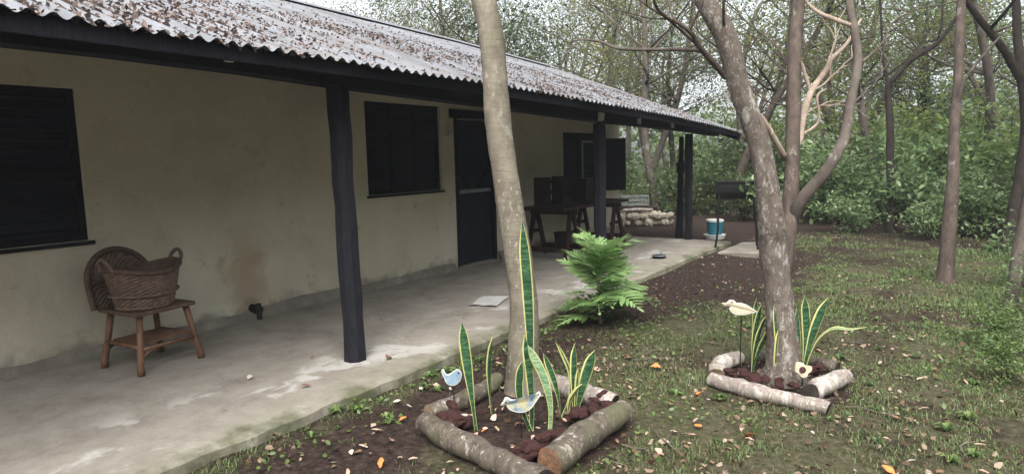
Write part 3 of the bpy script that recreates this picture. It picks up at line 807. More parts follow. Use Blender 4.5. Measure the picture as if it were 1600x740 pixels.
# bark chunks heaped inside the log edges
def chunk_mesh(seed):
    rs = random.Random(seed); V = []; F = []; na, nz = 8, 6
    for j in range(nz + 1):
        t = j / nz; r_ = .5 * math.sin(math.pi * min(max(t, .06), .94)) ** .6
        for k in range(na):
            th = 2 * math.pi * k / na
            V.append((t - .5, r_ * .62 * math.cos(th) * rs.uniform(.7, 1.25), r_ * .5 * math.sin(th) * rs.uniform(.7, 1.25)))
    for j in range(nz):
        for k in range(na): F.append((j * na + k, j * na + (k + 1) % na, (j + 1) * na + (k + 1) % na, (j + 1) * na + k))
    F += [tuple(range(na - 1, -1, -1)), tuple(range(nz * na, nz * na + na))]
    m_ = pym('bark_chunk', V, F); m_.materials.append(D['husk']); return m_
chunks = [chunk_mesh(i) for i in range(6)]
def chunk(x, y, z, s, label, group):
    o = bpy.data.objects.new('bark_chunk', random.choice(chunks)); COL.objects.link(o)
    o.location = (x, y, z); o.rotation_euler = (random.uniform(-.4, .4), random.uniform(-.35, .35), random.uniform(0, 6.28)); o.scale = (s, s * random.uniform(.75, 1.1), s * random.uniform(.7, 1))
    tag(o, label, 'bark', group)
for (cx, cy, n_, sp, lab) in ((3.13, 2.66, 22, .08, 'reddish brown bark chunk heaped by the mossy log and the blue bird'),
                              (3.06, 1.98, 24, .09, 'reddish brown bark chunk heaped inside the sawn end of the dark log'),
                              (3.78, 1.98, 22, .10, 'reddish brown bark chunk heaped where the dark and grey logs meet')):
    for k in range(n_):
        x_, y_ = cx + random.gauss(0, sp), cy + random.gauss(0, sp * .6)
        chunk(x_, y_, float(gz(x_, y_)) + random.uniform(.04, .14), random.uniform(.085, .15), lab, lab[22:])
for (cx, cy, n_, sx_, sy_, lab) in ((4.98, 1.33, 10, .06, .10, 'dark red bark chunk heaped beside the white bird on a rod'), (4.93, 1.02, 10, .07, .12, 'dark red bark chunk heaped in front of the lichen covered trunk'),
                              (5.45, .85, 10, .12, .06, 'dark red bark chunk heaped behind the drooping snake plant')):
    for k in range(n_):
        x_, y_ = cx + random.gauss(0, sx_), cy + random.gauss(0, sy_)
        chunk(x_, y_, float(gz(x_, y_)) + random.uniform(.03, .09), random.uniform(.07, .12), lab, lab[16:])

# ---------------------------------------------------------------- snake plants
m, nt, p = new_mat('snake_leaf')
v = coords(nt, (1, 1, 1)); n = noise(nt, 4, 3, coords(nt, (3, 3, 16)), .6, .5)
r = ramp(nt, [(.35, (.009, .034, .016)), (.5, (.019, .062, .027)), (.62, (.06, .125, .058))])
nt.links.new(n.outputs['Fac'], r.inputs[0]); nt.links.new(r.outputs[0], p.inputs['Base Color']); p.inputs['Roughness'].default_value = .55; p.inputs['Specular IOR Level'].default_value = .2
D['snake'] = m
m, nt, p = new_mat('snake_leaf_pale')
n = noise(nt, 4, 3, coords(nt, (3, 3, 16)), .6, .5)
r = ramp(nt, [(.35, (.07, .14, .065)), (.5, (.13, .22, .11)), (.65, (.24, .33, .19))])
nt.links.new(n.outputs['Fac'], r.inputs[0]); nt.links.new(r.outputs[0], p.inputs['Base Color']); p.inputs['Roughness'].default_value = .45
D['snake_pale'] = m
D['snake_edge'] = mat('snake_edge', [(.3, (.34, .33, .11)), (.7, (.47, .46, .20))], 10, .5, bs=40, bstr=.1)
VIEW = Vector((math.cos(yaw), math.sin(yaw), 0))
def snake_leaf(parent, pts, width, face=0.0, pale=False, edge=.12, stalk=.35, twist=.5):
    """pts: path relative to the plant; the blade's flat side turned by FACE from the path's side vector."""
    P = spline(pts, 6); n_ = len(P); V = []; F = []; MI = []
    for i, p_ in enumerate(P):
        t = i / (n_ - 1)
        wprof = (stalk + (1 - stalk) * smooth(.12, .58, t)) * (1 - smooth(.66, 1.0, t) ** 1.4) + .015
        w_ = width * float(wprof)
        d = Vector(P[min(i + 1, n_ - 1)] - P[max(i - 1, 0)]).normalized()
        a_ = Vector((math.cos(face + twist * t), math.sin(face + twist * t), 0)); a_ = (a_ - d * a_.dot(d)).normalized()
        nn = d.cross(a_)
        c_ = Vector(p_)
        for k, f_ in enumerate((-1, -1 + 2 * edge, 0, 1 - 2 * edge, 1)):
            V.append(c_ + a_ * f_ * w_ / 2 + nn * (abs(f_) ** 1.5) * w_ * .16 + nn * .0)
        for k, f_ in enumerate((1, 1 - 2 * edge, 0, -1 + 2 * edge, -1)):
            V.append(c_ + a_ * f_ * w_ / 2 + nn * (abs(f_) ** 1.5) * w_ * .16 - nn * .005)
    for i in range(n_ - 1):
        for k in range(10):
            F.append((i * 10 + k, i * 10 + (k + 1) % 10, (i + 1) * 10 + (k + 1) % 10, (i + 1) * 10 + k)); MI.append(1 if k in (0, 3, 4, 5, 8, 9) else 0)
    F.append(tuple((n_ - 1) * 10 + k for k in range(10))); MI.append(1)
    o = link('leaf', pym('leaf', V, F, MI), [D['snake_pale' if pale else 'snake'], D['snake_edge']], parent, smoothf=True)
    return o
SIDE = math.atan2(right.y, right.x)        # a blade with this face shows its flat side to the yard path
GS = 'snake plants in the bed round the smooth grey tree'
def snake(loc, label, group, leaves):
    o = tag(empty('snake_plant', (loc[0], loc[1], float(gz(loc[0], loc[1])) - .01)), label, 'snake plant', group)
    for L in leaves: snake_leaf(o, *L[0], **L[1])
    return o
def up_path(side, fwd_, h, bend=0.0, lift=0.0):
    """A leaf path leaning SIDE metres across and FWD_ metres away at its tip, H high."""
    s_ = Vector((math.cos(SIDE), math.sin(SIDE), 0)); f_ = VIEW
    out = []
    for t in (0, .3, .6, .85, 1):
        q_ = s_ * (side * t + bend * math.sin(math.pi * t)) + f_ * fwd_ * t + Vector((0, 0, h * t))
        out.append(tuple(q_))
    return out
snake((3.22, 2.53), 'single dark snake plant blade with yellow edges beside the blue bird', GS, [((up_path(-.075, .03, .74), .07), dict(face=SIDE, twist=.4, stalk=.3))])
snake((3.50, 2.61), 'snake plant blade on a bare brown stalk beside the thin pale log', GS, [((up_path(.015, .02, .55, -.02), .05), dict(face=SIDE + .5, twist=.7, stalk=.22))])
snake((3.43, 2.24), 'tallest snake plant with a long upright blade against the smooth grey trunk', GS,
      [((up_path(-.03, .06, 1.40, .02), .074), dict(face=SIDE, twist=.25, stalk=.35)), ((up_path(-.035, -.02, .66, .02), .065), dict(face=SIDE + .3, twist=.6, stalk=.5)),
       ((up_path(-.05, -.05, .50, -.045), .055), dict(face=SIDE - .2, twist=.4, stalk=.5))])
snake((3.46, 2.12), 'pale green snake plant blade curving away beside the smooth grey trunk', GS, [((up_path(-.14, .04, .60, .065), .058), dict(face=SIDE, twist=.2, pale=True, edge=.12, stalk=.45))])
snake((3.72, 2.19), 'thin snake plant blade bent over at the grey weathered log', GS, [((up_path(-.11, .05, .46, .03), .05), dict(face=SIDE + .3, twist=.4, stalk=.25)), ((up_path(-.02, .1, .52, .09), .03), dict(face=SIDE, edge=.3)), ])
snake((3.71, 2.08), 'clump of three broad snake plant blades fanning over the dark barked log', GS,
      [((up_path(.15, .03, .50, -.01), .078), dict(face=SIDE, twist=.3, stalk=.3)), ((up_path(.015, .05, .54), .062), dict(face=SIDE + .4, twist=.4, stalk=.35)), ((up_path(.03, -.03, .40), .03), dict(face=SIDE, edge=.3)),
       ((up_path(.05, -.06, .30, -.06), .035), dict(face=SIDE, edge=.35))])
GS2 = 'snake plants in the bed round the lichen covered tree'
snake((5.30, 1.32), 'snake plant clump of narrow upright blades beside the white bird', GS2,
      [((up_path(.07, .02, .56, -.02), .05), dict(face=SIDE, twist=.5)), ((up_path(.10, -.04, .50, -.03), .055), dict(face=SIDE + .3)), ((up_path(.045, .06, .60), .045), dict(face=SIDE - .4)), ((up_path(.22, .03, .43, -.04), .05), dict(face=SIDE))])
snake((5.12, 1.12), 'two yellow edged snake plant blades standing against the lichen covered trunk', GS2,
      [((up_path(-.01, .0, .62, .03), .05), dict(face=SIDE + .3, twist=.6)), ((up_path(.02, -.02, .44), .035), dict(face=SIDE, edge=.3))])
s_ = Vector((math.cos(SIDE), math.sin(SIDE), 0)); f_ = VIEW
snake((5.40, .97), 'snake plant with one long blade drooping over the lawn', GS2,
      [((up_path(.02, .03, .66, .03), .075), dict(face=SIDE, twist=.2)), ((up_path(.19, .0, .64, -.02), .085), dict(face=SIDE, twist=.3, stalk=.25)), ((up_path(-.04, .03, .56), .05), dict(face=SIDE)),
       (([tuple(s_ * a_ + Vector((0, 0, b_))) for a_, b_ in ((.02, 0), (.06, .17), (.13, .31), (.24, .385), (.37, .38), (.50, .40))], .075), dict(face=SIDE + 1.3, twist=-.5, pale=True, edge=.14, stalk=.45))])

# ---------------------------------------------------------------- painted wooden birds on rods
D['bird_blue'] = mat('bird_blue', [(.35, (.17, .26, .34)), (.6, (.26, .36, .43))], 30, .6, bs=60, bstr=.2, bdist=.002)
m, nt, p = new_mat('bird_patch')
v = coords(nt); n = noise(nt, 14, 3, v, .5, .5); r = ramp(nt, [(.42, (.13, .19, .25)), (.5, (.24, .29, .30)), (.56, (.42, .38, .20)), (.7, (.30, .33, .30))])
nt.links.new(n.outputs['Fac'], r.inputs[0]); nt.links.new(r.outputs[0], p.inputs['Base Color']); p.inputs['Roughness'].default_value = .6
D['bird_patch'] = m
D['bird_cream'] = mat('bird_cream', [(.35, (.42, .37, .25)), (.65, (.58, .53, .40))], 20, .6, bs=60, bstr=.2, bdist=.002)
def shape_plate(b, pts, th, m=0, off=0.0):
    n_ = len(pts); V = [(x_, off - th / 2, z_) for x_, z_ in pts] + [(x_, off + th / 2, z_) for x_, z_ in pts]
    b.add(V, [tuple(range(n_)), tuple(range(2 * n_ - 1, n_ - 1, -1))] + [(i, i + n_, (i + 1) % n_ + n_, (i + 1) % n_) for i in range(n_)], m)
def inset(pts, d):
    P = [Vector((a_, c_)) for a_, c_ in pts]; n_ = len(P); area = sum(P[i].x * P[(i + 1) % n_].y - P[(i + 1) % n_].x * P[i].y for i in range(n_)); sg = 1 if area > 0 else -1
    out = []
    for i in range(n_):
        e1 = (P[i] - P[i - 1]).normalized(); e2 = (P[(i + 1) % n_] - P[i]).normalized()
        n1 = Vector((-e1.y, e1.x)) * sg; n2 = Vector((-e2.y, e2.x)) * sg; nn = (n1 + n2)
        nn = nn.normalized() * (d / max(.5, nn.normalized().dot(n1))); out.append(tuple(P[i] + nn))
    return out
def bird(loc, rz, pts, h, inner, label, body_m, inner_m, border=.008, spots=(), rod_tilt=(0, 0)):
    o = tag(empty('bird_ornament', (loc[0], loc[1], float(gz(*loc)) - .02), rz), label, 'ornament', 'painted wooden birds on rods')
    S = [tuple(v_) for v_ in spline([(*q_,) for q_ in pts] + [pts[0]], 4)[:-1]]
    S = [(x_, z_ + h) for x_, z_ in S]
    b = MB(); shape_plate(b, S, .012); b.build('body', body_m, o)
    ins = inset(S, border)
    for s in (-1, 1):
        b = MB(); shape_plate(b, ins, .002, 0, s * .0072); b.build('painted_side', inner_m, o)
    for (sx_, sz_, r_, mm) in spots:
        b = MB()
        for s in (-1, 1): shape_plate(b, [(sx_ + r_ * math.cos(t), h + sz_ + r_ * math.sin(t)) for t in np.linspace(0, 2 * math.pi, 13)[:-1]], .002, 0, s * .0095)
        b.build('eye', mm, o)
    b = MB(); b.tube([(rod_tilt[0], 0, 0), (0, 0, h + .005)], .0045, 6); b.build('rod', D['iron'], o)
    return o
P1 = [(.128, .062), (.118, .078), (.098, .066), (.07, .034), (.03, .03), (-.05, .03), (-.078, .045), (-.10, .044), (-.112, .02), (-.128, -.004), (-.098, .004), (-.075, -.03), (-.03, -.05), (.02, -.052), (.065, -.028), (.10, .02)]
bird((3.30, 2.23), SIDE, P1, .245, True, 'wooden bird painted blue and yellow with white outline before the tallest blade', D['white_paint'], D['bird_patch'], .009, ((-.094, .018, .006, D['black']),))
P2 = [(-.075, .062), (-.06, .06), (-.045, .03), (-.015, .035), (.01, .055), (.035, .062), (.055, .045), (.06, .02), (.045, -.02), (.015, -.045), (-.02, -.048), (-.05, -.025), (-.06, .005), (-.075, .04)]
bird((3.29, 2.77), SIDE, P2, .315, True, 'small pale blue wooden bird beside the mossy mottled log', D['white_paint'], D['bird_blue'], .006, ((.038, .038, .006, D['black']),))
P3 = [(-.17, .052), (-.125, .055), (-.10, .075), (-.065, .07), (-.045, .05), (-.01, .045), (.04, .03), (.085, .0), (.135, -.035), (.08, -.045), (.02, -.052), (-.04, -.048), (-.08, -.03), (-.105, .005), (-.085, .03), (-.12, .036)]
bird((5.17, 1.38), SIDE + .2, P3, .565, True, 'cream and white wooden bird with long beak on a tall rod', D['white_paint'], D['bird_cream'], .010, ((-.085, .055, .006, D['black']),))
P4 = [(-.055, .035), (-.05, .06), (-.02, .064), (.005, .055), (.02, .04), (.065, .03), (.06, -.005), (.04, -.02), (.03, -.045), (-.005, -.05), (-.03, -.02), (-.055, .0)]
bird((5.06, .90), SIDE, P4, .17, True, 'small cream wooden bird with a dark round spot on a short rod', D['bird_cream'], D['bird_cream'], .010, ((-.005, .008, .026, D['husk']),))

# ---------------------------------------------------------------- feathery green plant beside the veranda
def frond_mesh(seed, L=.5):
    rs = random.Random(seed); V = []; F = []; T_ = []
    npair = 13
    def blade(b0, d, ln, wd, t_):
        n0 = len(V); pr = Vector((-d.y, d.x, 0))
        for q_, wq in ((0, .15), (.18, .85), (.3, .55), (.45, 1.0), (.58, .6), (.72, .75), (.85, .35)):
            c_ = b0 + d * ln * q_ + Vector((0, 0, -.12 * ln * q_ * q_))
            V.append(c_ + pr * wd * wq / 2); V.append(c_ - pr * wd * wq / 2)
        V.append(b0 + d * ln + Vector((0, 0, -.13 * ln)))
        for i in range(6): F.append((n0 + 2 * i, n0 + 2 * i + 1, n0 + 2 * i + 3, n0 + 2 * i + 2)); T_.append(t_)
        F.append((n0 + 12, n0 + 13, n0 + 14, n0 + 14)); T_.append(t_)
    for k in range(npair):
        t = (k + .8) / (npair + .5); x_ = L * t
        z_ = .18 * L * math.sin(t * 2.2) - .22 * L * t * t
        ln = L * .40 * math.sin(math.pi * (t * .80 + .17)) ** .9
        for s in (-1, 1):
            a_ = R(62 - 22 * t + rs.uniform(-6, 6)) * s
            blade(Vector((x_, 0, z_)), Vector((math.cos(a_), math.sin(a_), rs.uniform(-.15, .15))), ln, ln * .27, min(1, max(0, .35 + .5 * t + rs.uniform(-.25, .25))))
    blade(Vector((L * .95, 0, -.06 * L)), Vector((1, 0, -.2)), L * .16, L * .06, .8)
    n0 = len(V)
    for k in range(7):
        t = k / 6; x_ = L * t; z_ = .18 * L * math.sin(t * 2.2) - .22 * L * t * t; w_ = .006 * (1 - .7 * t)
        V.append(Vector((x_, w_, z_ - .002))); V.append(Vector((x_, -w_, z_ - .002)))
    for k in range(6): F.append((n0 + 2 * k, n0 + 2 * k + 1, n0 + 2 * k + 3, n0 + 2 * k + 2)); T_.append(.3)
    F2 = [f if len(set(f)) == 4 else f[:3] for f in F]
    me = pym('frond', V, F2); a_ = me.attributes.new('tint', 'FLOAT', 'FACE'); a_.data.foreach_set('value', np.array(T_, np.float32))
    me.materials.append(D['fern_green']); return me
fronds = [frond_mesh(i) for i in range(5)]
fern = tag(empty('feathery_plant', (6.10, 3.08, float(gz(6.1, 3.08)))), 'bright green feathery leaved young tree growing at the veranda edge', 'plant')
b = MB(); b.tube([(0, 0, -.05), (.02, .01, .3), (0, -.01, .5), (.01, 0, .72)], [.02, .016, .012, .006], 8); b.build('stem', D['twig'], fern)
for k in range(38):
    t = (k + .5) / 38; z_ = .04 + .68 * t; th = k * 2.4 + random.uniform(-.3, .3)
    o = bpy.data.objects.new('frond', random.choice(fronds)); COL.objects.link(o); o.parent = fern
    o.location = (0, 0, z_); s_ = random.uniform(.65, 1.2) * (1.12 - .30 * t ** 2)
    o.scale = (s_, s_, s_); o.rotation_euler = (random.uniform(-.3, .3), R(-4 - 42 * t ** 1.4 + random.uniform(-24, 20)), th)

# ---------------------------------------------------------------- barbecue, bucket, fire pit
bbq = tag(empty('drum_grill', (11.95, 3.30, -.07), R(-74)), 'black half drum grill on tall thin iron legs', 'grill')
V = []; F = []; na = 14
for x_ in (-.36, .36):
    for k in range(na + 1):
        t = math.pi + math.pi * k / na; V.append((x_, .20 * math.cos(t), .93 + .17 + .20 * math.sin(t)))
    V += [(x_, .20, 1.20), (x_, -.20, 1.20)]
q_ = na + 3
F = [tuple(range(q_)), tuple(range(2 * q_ - 1, q_ - 1, -1))] + [(i, i + q_, (i + 1) % q_ + q_, (i + 1) % q_) for i in range(q_)]
b = MB(); b.add(V, F); b.build('drum', D['iron'], bbq)
b = MB(); b.box((-.375, -.215, 1.202), (.375, .215, 1.222)); b.build('lid', D['iron'], bbq)
for sx in (-1, 1):
    for sy in (-1, 1):
        b = MB(); b.tube(spline([(sx * .36, sy * .26, 0), (sx * .33 + .012, sy * .22, .35), (sx * .31 - .01, sy * .19, .7), (sx * .29, sy * .16, 1.0)], 3), .018, 6); b.build('leg', D['iron'], bbq)
sap = tag(empty('sapling', (11.45, 2.76, float(gz(11.45, 2.76)))), 'thin sapling with grey green leaves beside the drum grill', 'sapling')
b = MB(); b.tube(spline([(0, 0, -.05), (.03, .02, .4), (-.02, .03, .8), (.04, 0, 1.3)], 3), [.011] * 4 + [.009] * 3 + [.006] * 3, 6); b.build('stem', D['twig'], sap)
C_ = rng.normal(0, 1, (46, 3)) * np.array([.13, .13, .16]) + np.array([.02, 0, 1.12])
V, F = leaf_cloud(C_, .12, .4, .5, .3, .08, True)
link('foliage', npmesh('foliage', V, F, np.tile(rng.random(46), 2)), D['shrub_green'], sap)
bk = tag(empty('teal_bucket', (13.35, 4.12, -.09)), 'teal plastic bucket with white lid standing in a white basin', 'bucket')
b = MB(); b.tube([(0, 0, 0), (0, 0, .015), (0, 0, .10), (0, 0, .10)], [.17, .19, .22, .2], 20); b.build('basin', D['white_paint'], bk)
b = MB(); b.tube([(0, 0, .02), (0, 0, .36)], [.14, .165], 20); b.build('body', D['teal'], bk, sm=False)
b = MB(); b.tube([(0, 0, .362), (0, 0, .40), (0, 0, .41)], [.175, .178, .15], 20); b.build('lid', D['white_paint'], bk)
# fire pit of loose stones
pit = tag(empty('stone_fire_pit', (15.6, 6.7, -.1)), 'low ring of rough pale stones beyond the end of the veranda', 'fire pit')
def stone_mesh(seed):
    rs = random.Random(seed); V = []; F = []; na, nz = 9, 6
    ph = [rs.uniform(0, 6) for _ in range(4)]
    for j in range(nz + 1):
        u = math.pi * j / nz
        for k in range(na):
            t = 2 * math.pi * k / na; r_ = .5 * (1 + .18 * math.sin(2 * t + ph[0] + u) + .12 * math.sin(3 * t + ph[1]) + rs.uniform(-.06, .06))
            V.append((r_ * math.sin(u) * math.cos(t), r_ * math.sin(u) * math.sin(t), .42 * math.cos(u)))
    for j in range(nz):
        for k in range(na): F.append((j * na + k, (j + 1) * na + k, (j + 1) * na + (k + 1) % na, j * na + (k + 1) % na))
    me = pym('stone', V, F); me.materials.append(D['stone']); return me
stones = [stone_mesh(i) for i in range(6)]
pd = Vector((.68, -.95, 0)).normalized()
for k in range(34):
    row = k // 13; t = (k % 13) / 12 + random.uniform(-.03, .03)
    if row < 2:
        c_ = pd * (t - .5) * 1.35 + Vector((-.30, -.22, 0)); z_ = .08 + .16 * row
    else:
        c_ = pd * (random.random() - .5) * 1.3 + Vector((.25, .2, 0)); z_ = random.uniform(.06, .2)
    o = bpy.data.objects.new('stone', random.choice(stones)); COL.objects.link(o); o.parent = pit
    s_ = random.uniform(.11, .28); o.location = (c_.x + random.uniform(-.05, .05), c_.y + random.uniform(-.05, .05), z_)
    o.scale = (s_, s_ * random.uniform(.8, 1.1), s_ * random.uniform(.7, 1.2)); o.rotation_euler = (random.uniform(-.8, .8), random.uniform(-.8, .8), random.uniform(0, 6))
GP = 'split logs lying on the stone fire pit'
for i, (off, ln, r_, lab) in enumerate(((-.12, .75, .045, 'pale split log lying on the stones of the fire pit'), (.02, 1.05, .05, 'dark split log lying on the stones behind the pale one'))):
    a0 = Vector((15.25, 6.48, .30 + .05 * i)) - pd * (ln / 2) + Vector((.12 * i, .1 * i, 0)) - pd * .15
    log([tuple(a0), tuple(a0 + pd * ln * .5 + Vector((0, 0, .012))), tuple(a0 + pd * ln)], [r_, r_ * 1.05, r_ * .9], D['log_birch'] if i == 0 else D['bark_dark'], lab, GP, 10)
cr = tag(empty('wire_crate', (15.75, 6.95, .28), math.atan2(pd.y, pd.x)), 'rusty wire crate standing behind the stone fire pit', 'crate')
for side, (a0, a1) in (('x', (-.33, .33)),):
    for yy in (-.2, .2):
        for x_ in np.linspace(-.33, .33, 12):
            b = MB(); b.tube([(x_, yy, 0), (x_, yy, .34)], .005, 5); b.build('wire', D['frame_metal'], cr)
        for z_ in (.005, .115, .225, .335):
            b = MB(); b.tube([(-.335, yy, z_), (.335, yy, z_)], .006, 5); b.build('wire', D['frame_metal'], cr)
    for x_ in (-.33, .33):
        for z_ in (.005, .115, .225, .335):
            b = MB(); b.tube([(x_, -.2, z_), (x_, .2, z_)], .006, 5); b.build('wire', D['frame_metal'], cr)
for x_ in (-.3, .3):
    b = MB(); b.box((x_ - .03, -.2, -.3), (x_ + .03, .2, 0)); b.build('support', D['stone'], cr)
#--VEGETATION--

# ---------------------------------------------------------------- the trees of the yard
def limb_mesh(b, rows, base, seg=12, sub=5, rough=.035):
    s = spline(rows, sub)
    ph = random.uniform(0, 100)
    s[:, 3] *= 1 + .09 * (vnoise(s[:, 2], s[:, 0] * 0 + ph, 3.5, 70) - .5) + .07 * (vnoise(s[:, 2], s[:, 0] * 0 + ph, 11, 71) - .5)
    s[:, 0] += .5 * s[:, 3] * (vnoise(s[:, 2], s[:, 0] * 0 + ph, 2.2, 72) - .5) * .35; s[:, 1] += s[:, 3] * (vnoise(s[:, 2], s[:, 0] * 0 + ph, 2.4, 73) - .5) * .25
    b.tube([Vector(q_[:3]) - base for q_ in s], [max(q_[3] * .88, .003) for q_ in s], seg, rough=rough)
def grow(rs, p, d, ln, r, lvl, maxl, tubes, tips, trop=.12, wig=.22, nch=(2, 4)):
    pts = [(*p, r)]; n_ = 5; q_ = Vector(p); dd = Vector(d).normalized()
    for i in range(n_):
        dd = (dd + Vector((rs.gauss(0, wig), rs.gauss(0, wig), rs.gauss(0, wig) + trop)) * .55).normalized()
        q_ = q_ + dd * ln / n_
        pts.append((*q_, r * (1 - .62 * (i + 1) / n_)))
        if lvl >= maxl - 1: tips.append(tuple(q_))
    tubes.append((pts, lvl))
    if lvl >= maxl: return
    for k in range(rs.randint(*nch)):
        t = rs.uniform(.35, 1.0) if k else 1.0
        i = min(n_, int(t * n_)); b0 = Vector(pts[i][:3]); rr_ = pts[i][3]
        ax = Vector((rs.gauss(0, 1), rs.gauss(0, 1), rs.gauss(0, .45)))
        nd = (dd * rs.uniform(.5, 1.0) + ax.normalized() * rs.uniform(.5, .95)).normalized()
        grow(rs, b0, nd, ln * rs.uniform(.55, .8), max(rr_ * .72, .006), lvl + 1, maxl, tubes, tips, trop, wig, nch)
def crown_mesh(tips, per, sigma, size, aspect=.45, up=.4, hexa=False, flat=.7):
    T_ = np.array(tips); size = size * np.repeat(rng.uniform(.6, 1.35, len(T_)), per); C_ = np.repeat(T_, per, 0) + rng.normal(0, sigma, (len(T_) * per, 3)) * np.array([1, 1, flat])
    V, F = leaf_cloud(C_, size, up, aspect, .15, .06, hexa)
    clump = np.repeat(rng.random(len(T_)), per) * .55 + rng.random(len(C_)) * .45
    return npmesh('crown', V, F, np.tile(clump, 2) if hexa else clump)
def hero(name, label, cat, group, main, limbs, tops, leaf='green', main_bark='bark_grey', seg=16, per=6, size=.09, lv=2):
    """main and limbs: rows of x, y, z, radius. tops: (start, direction, length, radius) of the boughs above."""
    base = Vector(main[0][:3]); o = tag(empty(name, base), label, cat, group)
    b = MB(); limb_mesh(b, main, base, seg, 10, .03); b.build('trunk', D[main_bark], o, sm=True)
    for rows, bk_ in limbs:
        b = MB(); limb_mesh(b, rows, base, 10, 5, .05); b.build('limb', D[bk_], o, sm=True)
    rs = random.Random(len(label)); tips = []
    for (p, d, ln, r_) in tops:
        tubes = []; grow(rs, Vector(p) - base, Vector(d), ln, r_, 0, lv, tubes, tips)
        b = MB()
        for pts, l_ in tubes: b.tube([q_[:3] for q_ in pts], [max(q_[3], .004) for q_ in pts], 6 if l_ == 0 else 4)
        b.build('branch', D[main_bark], o, sm=True)
    if tips: link('crown', crown_mesh(tips, per, .28, size), D[leaf], o)
    return o
t1 = [(4.0, 2.66, -.16, .22), (4.0, 2.67, -.06, .172), (4.01, 2.68, .05, .146), (4.03, 2.69, .25, .133), (4.09, 2.73, .67, .122), (4.16, 2.88, 1.4, .115), (4.22, 3.0, 1.99, .113), (4.3, 3.1, 2.59, .110), (4.34, 3.19, 2.91, .108), (4.47, 3.41, 3.57, .105), (4.62, 3.71, 4.75, .094), (4.87, 4.0, 6.13, .075)]
hero('smooth_tree', 'smooth grey barked tree leaning out of the log bed beside the veranda', 'tree', None, t1, [],
     [((4.62, 3.71, 4.75), (.5, -.6, .8), 2.2, .05), ((4.75, 3.85, 5.4), (-.7, .3, .8), 2.2, .05), ((4.87, 4.0, 6.13), (.2, .3, 1), 2.2, .06), ((4.87, 4.0, 6.1), (.6, .6, .7), 2.0, .045)], 'green', 'bark_smooth', 24)
t2 = [(5.24, 1.06, -.16, .23), (5.24, 1.06, -.05, .18), (5.25, 1.07, .06, .148), (5.29, 1.11, .45, .125), (5.31, 1.17, .86, .122), (5.27, 1.2, 1.15, .106), (5.23, 1.29, 1.7, .093), (5.15, 1.4, 2.12, .092), (5.07, 1.51, 2.52, .091), (5.02, 1.65, 2.79, .081), (4.92, 1.91, 3.37, .072), (4.82, 2.28, 4.38, .057)]
t2l = [([(5.33, 1.13, .70, .085), (5.51, 1.11, 1.13, .071), (5.7, 1.14, 1.7, .067), (5.88, 1.18, 2.29, .066), (6.08, 1.2, 2.91, .065), (6.33, 1.19, 3.75, .055), (6.48, 1.21, 4.89, .038)], 'bark_brown'),
  ([(5.53, 1.09, 1.13, .056), (5.48, 1.01, 1.28, .055), (5.49, .87, 1.47, .051), (5.57, .78, 1.66, .049), (5.68, .75, 1.82, .044), (5.77, .74, 1.99, .040), (5.96, .72, 2.32, .038), (6.08, .77, 2.62, .036), (6.21, .83, 2.88, .034), (6.49, .92, 3.58, .027), (6.88, .87, 4.37, .02)], 'bark_grey'),
  ([(5.72, 1.12, 1.68, .027), (5.79, 1.1, 1.76, .029), (5.99, 1.12, 1.94, .032), (6.16, 1.09, 2.16, .033), (6.36, 1.02, 2.33, .031), (6.41, .98, 2.44, .022), (6.61, .89, 2.59, .017), (6.82, .81, 2.82, .012)], 'bark_pale'),
  ([(6.16, 1.1, 2.15, .019), (6.15, 1.16, 2.36, .016), (6.14, 1.2, 2.47, .008)], 'bark_pale'),
  ([(5.85, 1.11, 1.78, .016), (5.94, 1.01, 1.86, .013), (5.96, .99, 1.95, .013), (5.97, 1.01, 2.1, .011), (6.07, .96, 2.16, .006)], 'bark_pale'),
  ([(5.6, 1.18, 1.61, .026), (5.47, 1.23, 1.76, .025), (5.38, 1.29, 1.9, .022), (5.35, 1.36, 2.0, .02), (5.43, 1.47, 2.25, .015), (5.5, 1.6, 2.7, .006)], 'bark_pale'),
  ([(6.08, .79, 2.65, .018), (6.11, .94, 2.73, .021), (6.17, 1.05, 2.8, .019), (6.23, 1.15, 2.9, .016), (6.29, 1.28, 3.07, .008)], 'bark_pale'),
  ([(5.10, 1.50, 2.22, .03), (5.08, 1.53, 2.26, .029), (4.86, 1.61, 2.41, .023), (4.73, 1.66, 2.53, .018), (4.53, 1.79, 2.64, .013), (4.41, 1.8, 2.71, .011), (4.29, 1.85, 2.94, .005)], 'bark_brown'),
  ([(4.87, 1.61, 2.4, .019), (4.86, 1.8, 2.43, .017), (4.83, 2.03, 2.45, .015), (4.8, 2.25, 2.48, .014), (4.83, 2.41, 2.55, .012), (4.83, 2.6, 2.59, .008), (4.84, 2.76, 2.57, .004)], 'bark_grey'),
  ([(4.73, 1.66, 2.53, .012), (4.70, 1.55, 2.72, .009), (4.74, 1.5, 2.95, .005)], 'bark_brown'),
  ([(4.86, 1.62, 2.41, .012), (4.9, 1.75, 2.55, .008), (4.88, 1.86, 2.72, .006), (4.95, 1.9, 2.95, .004)], 'bark_brown')]
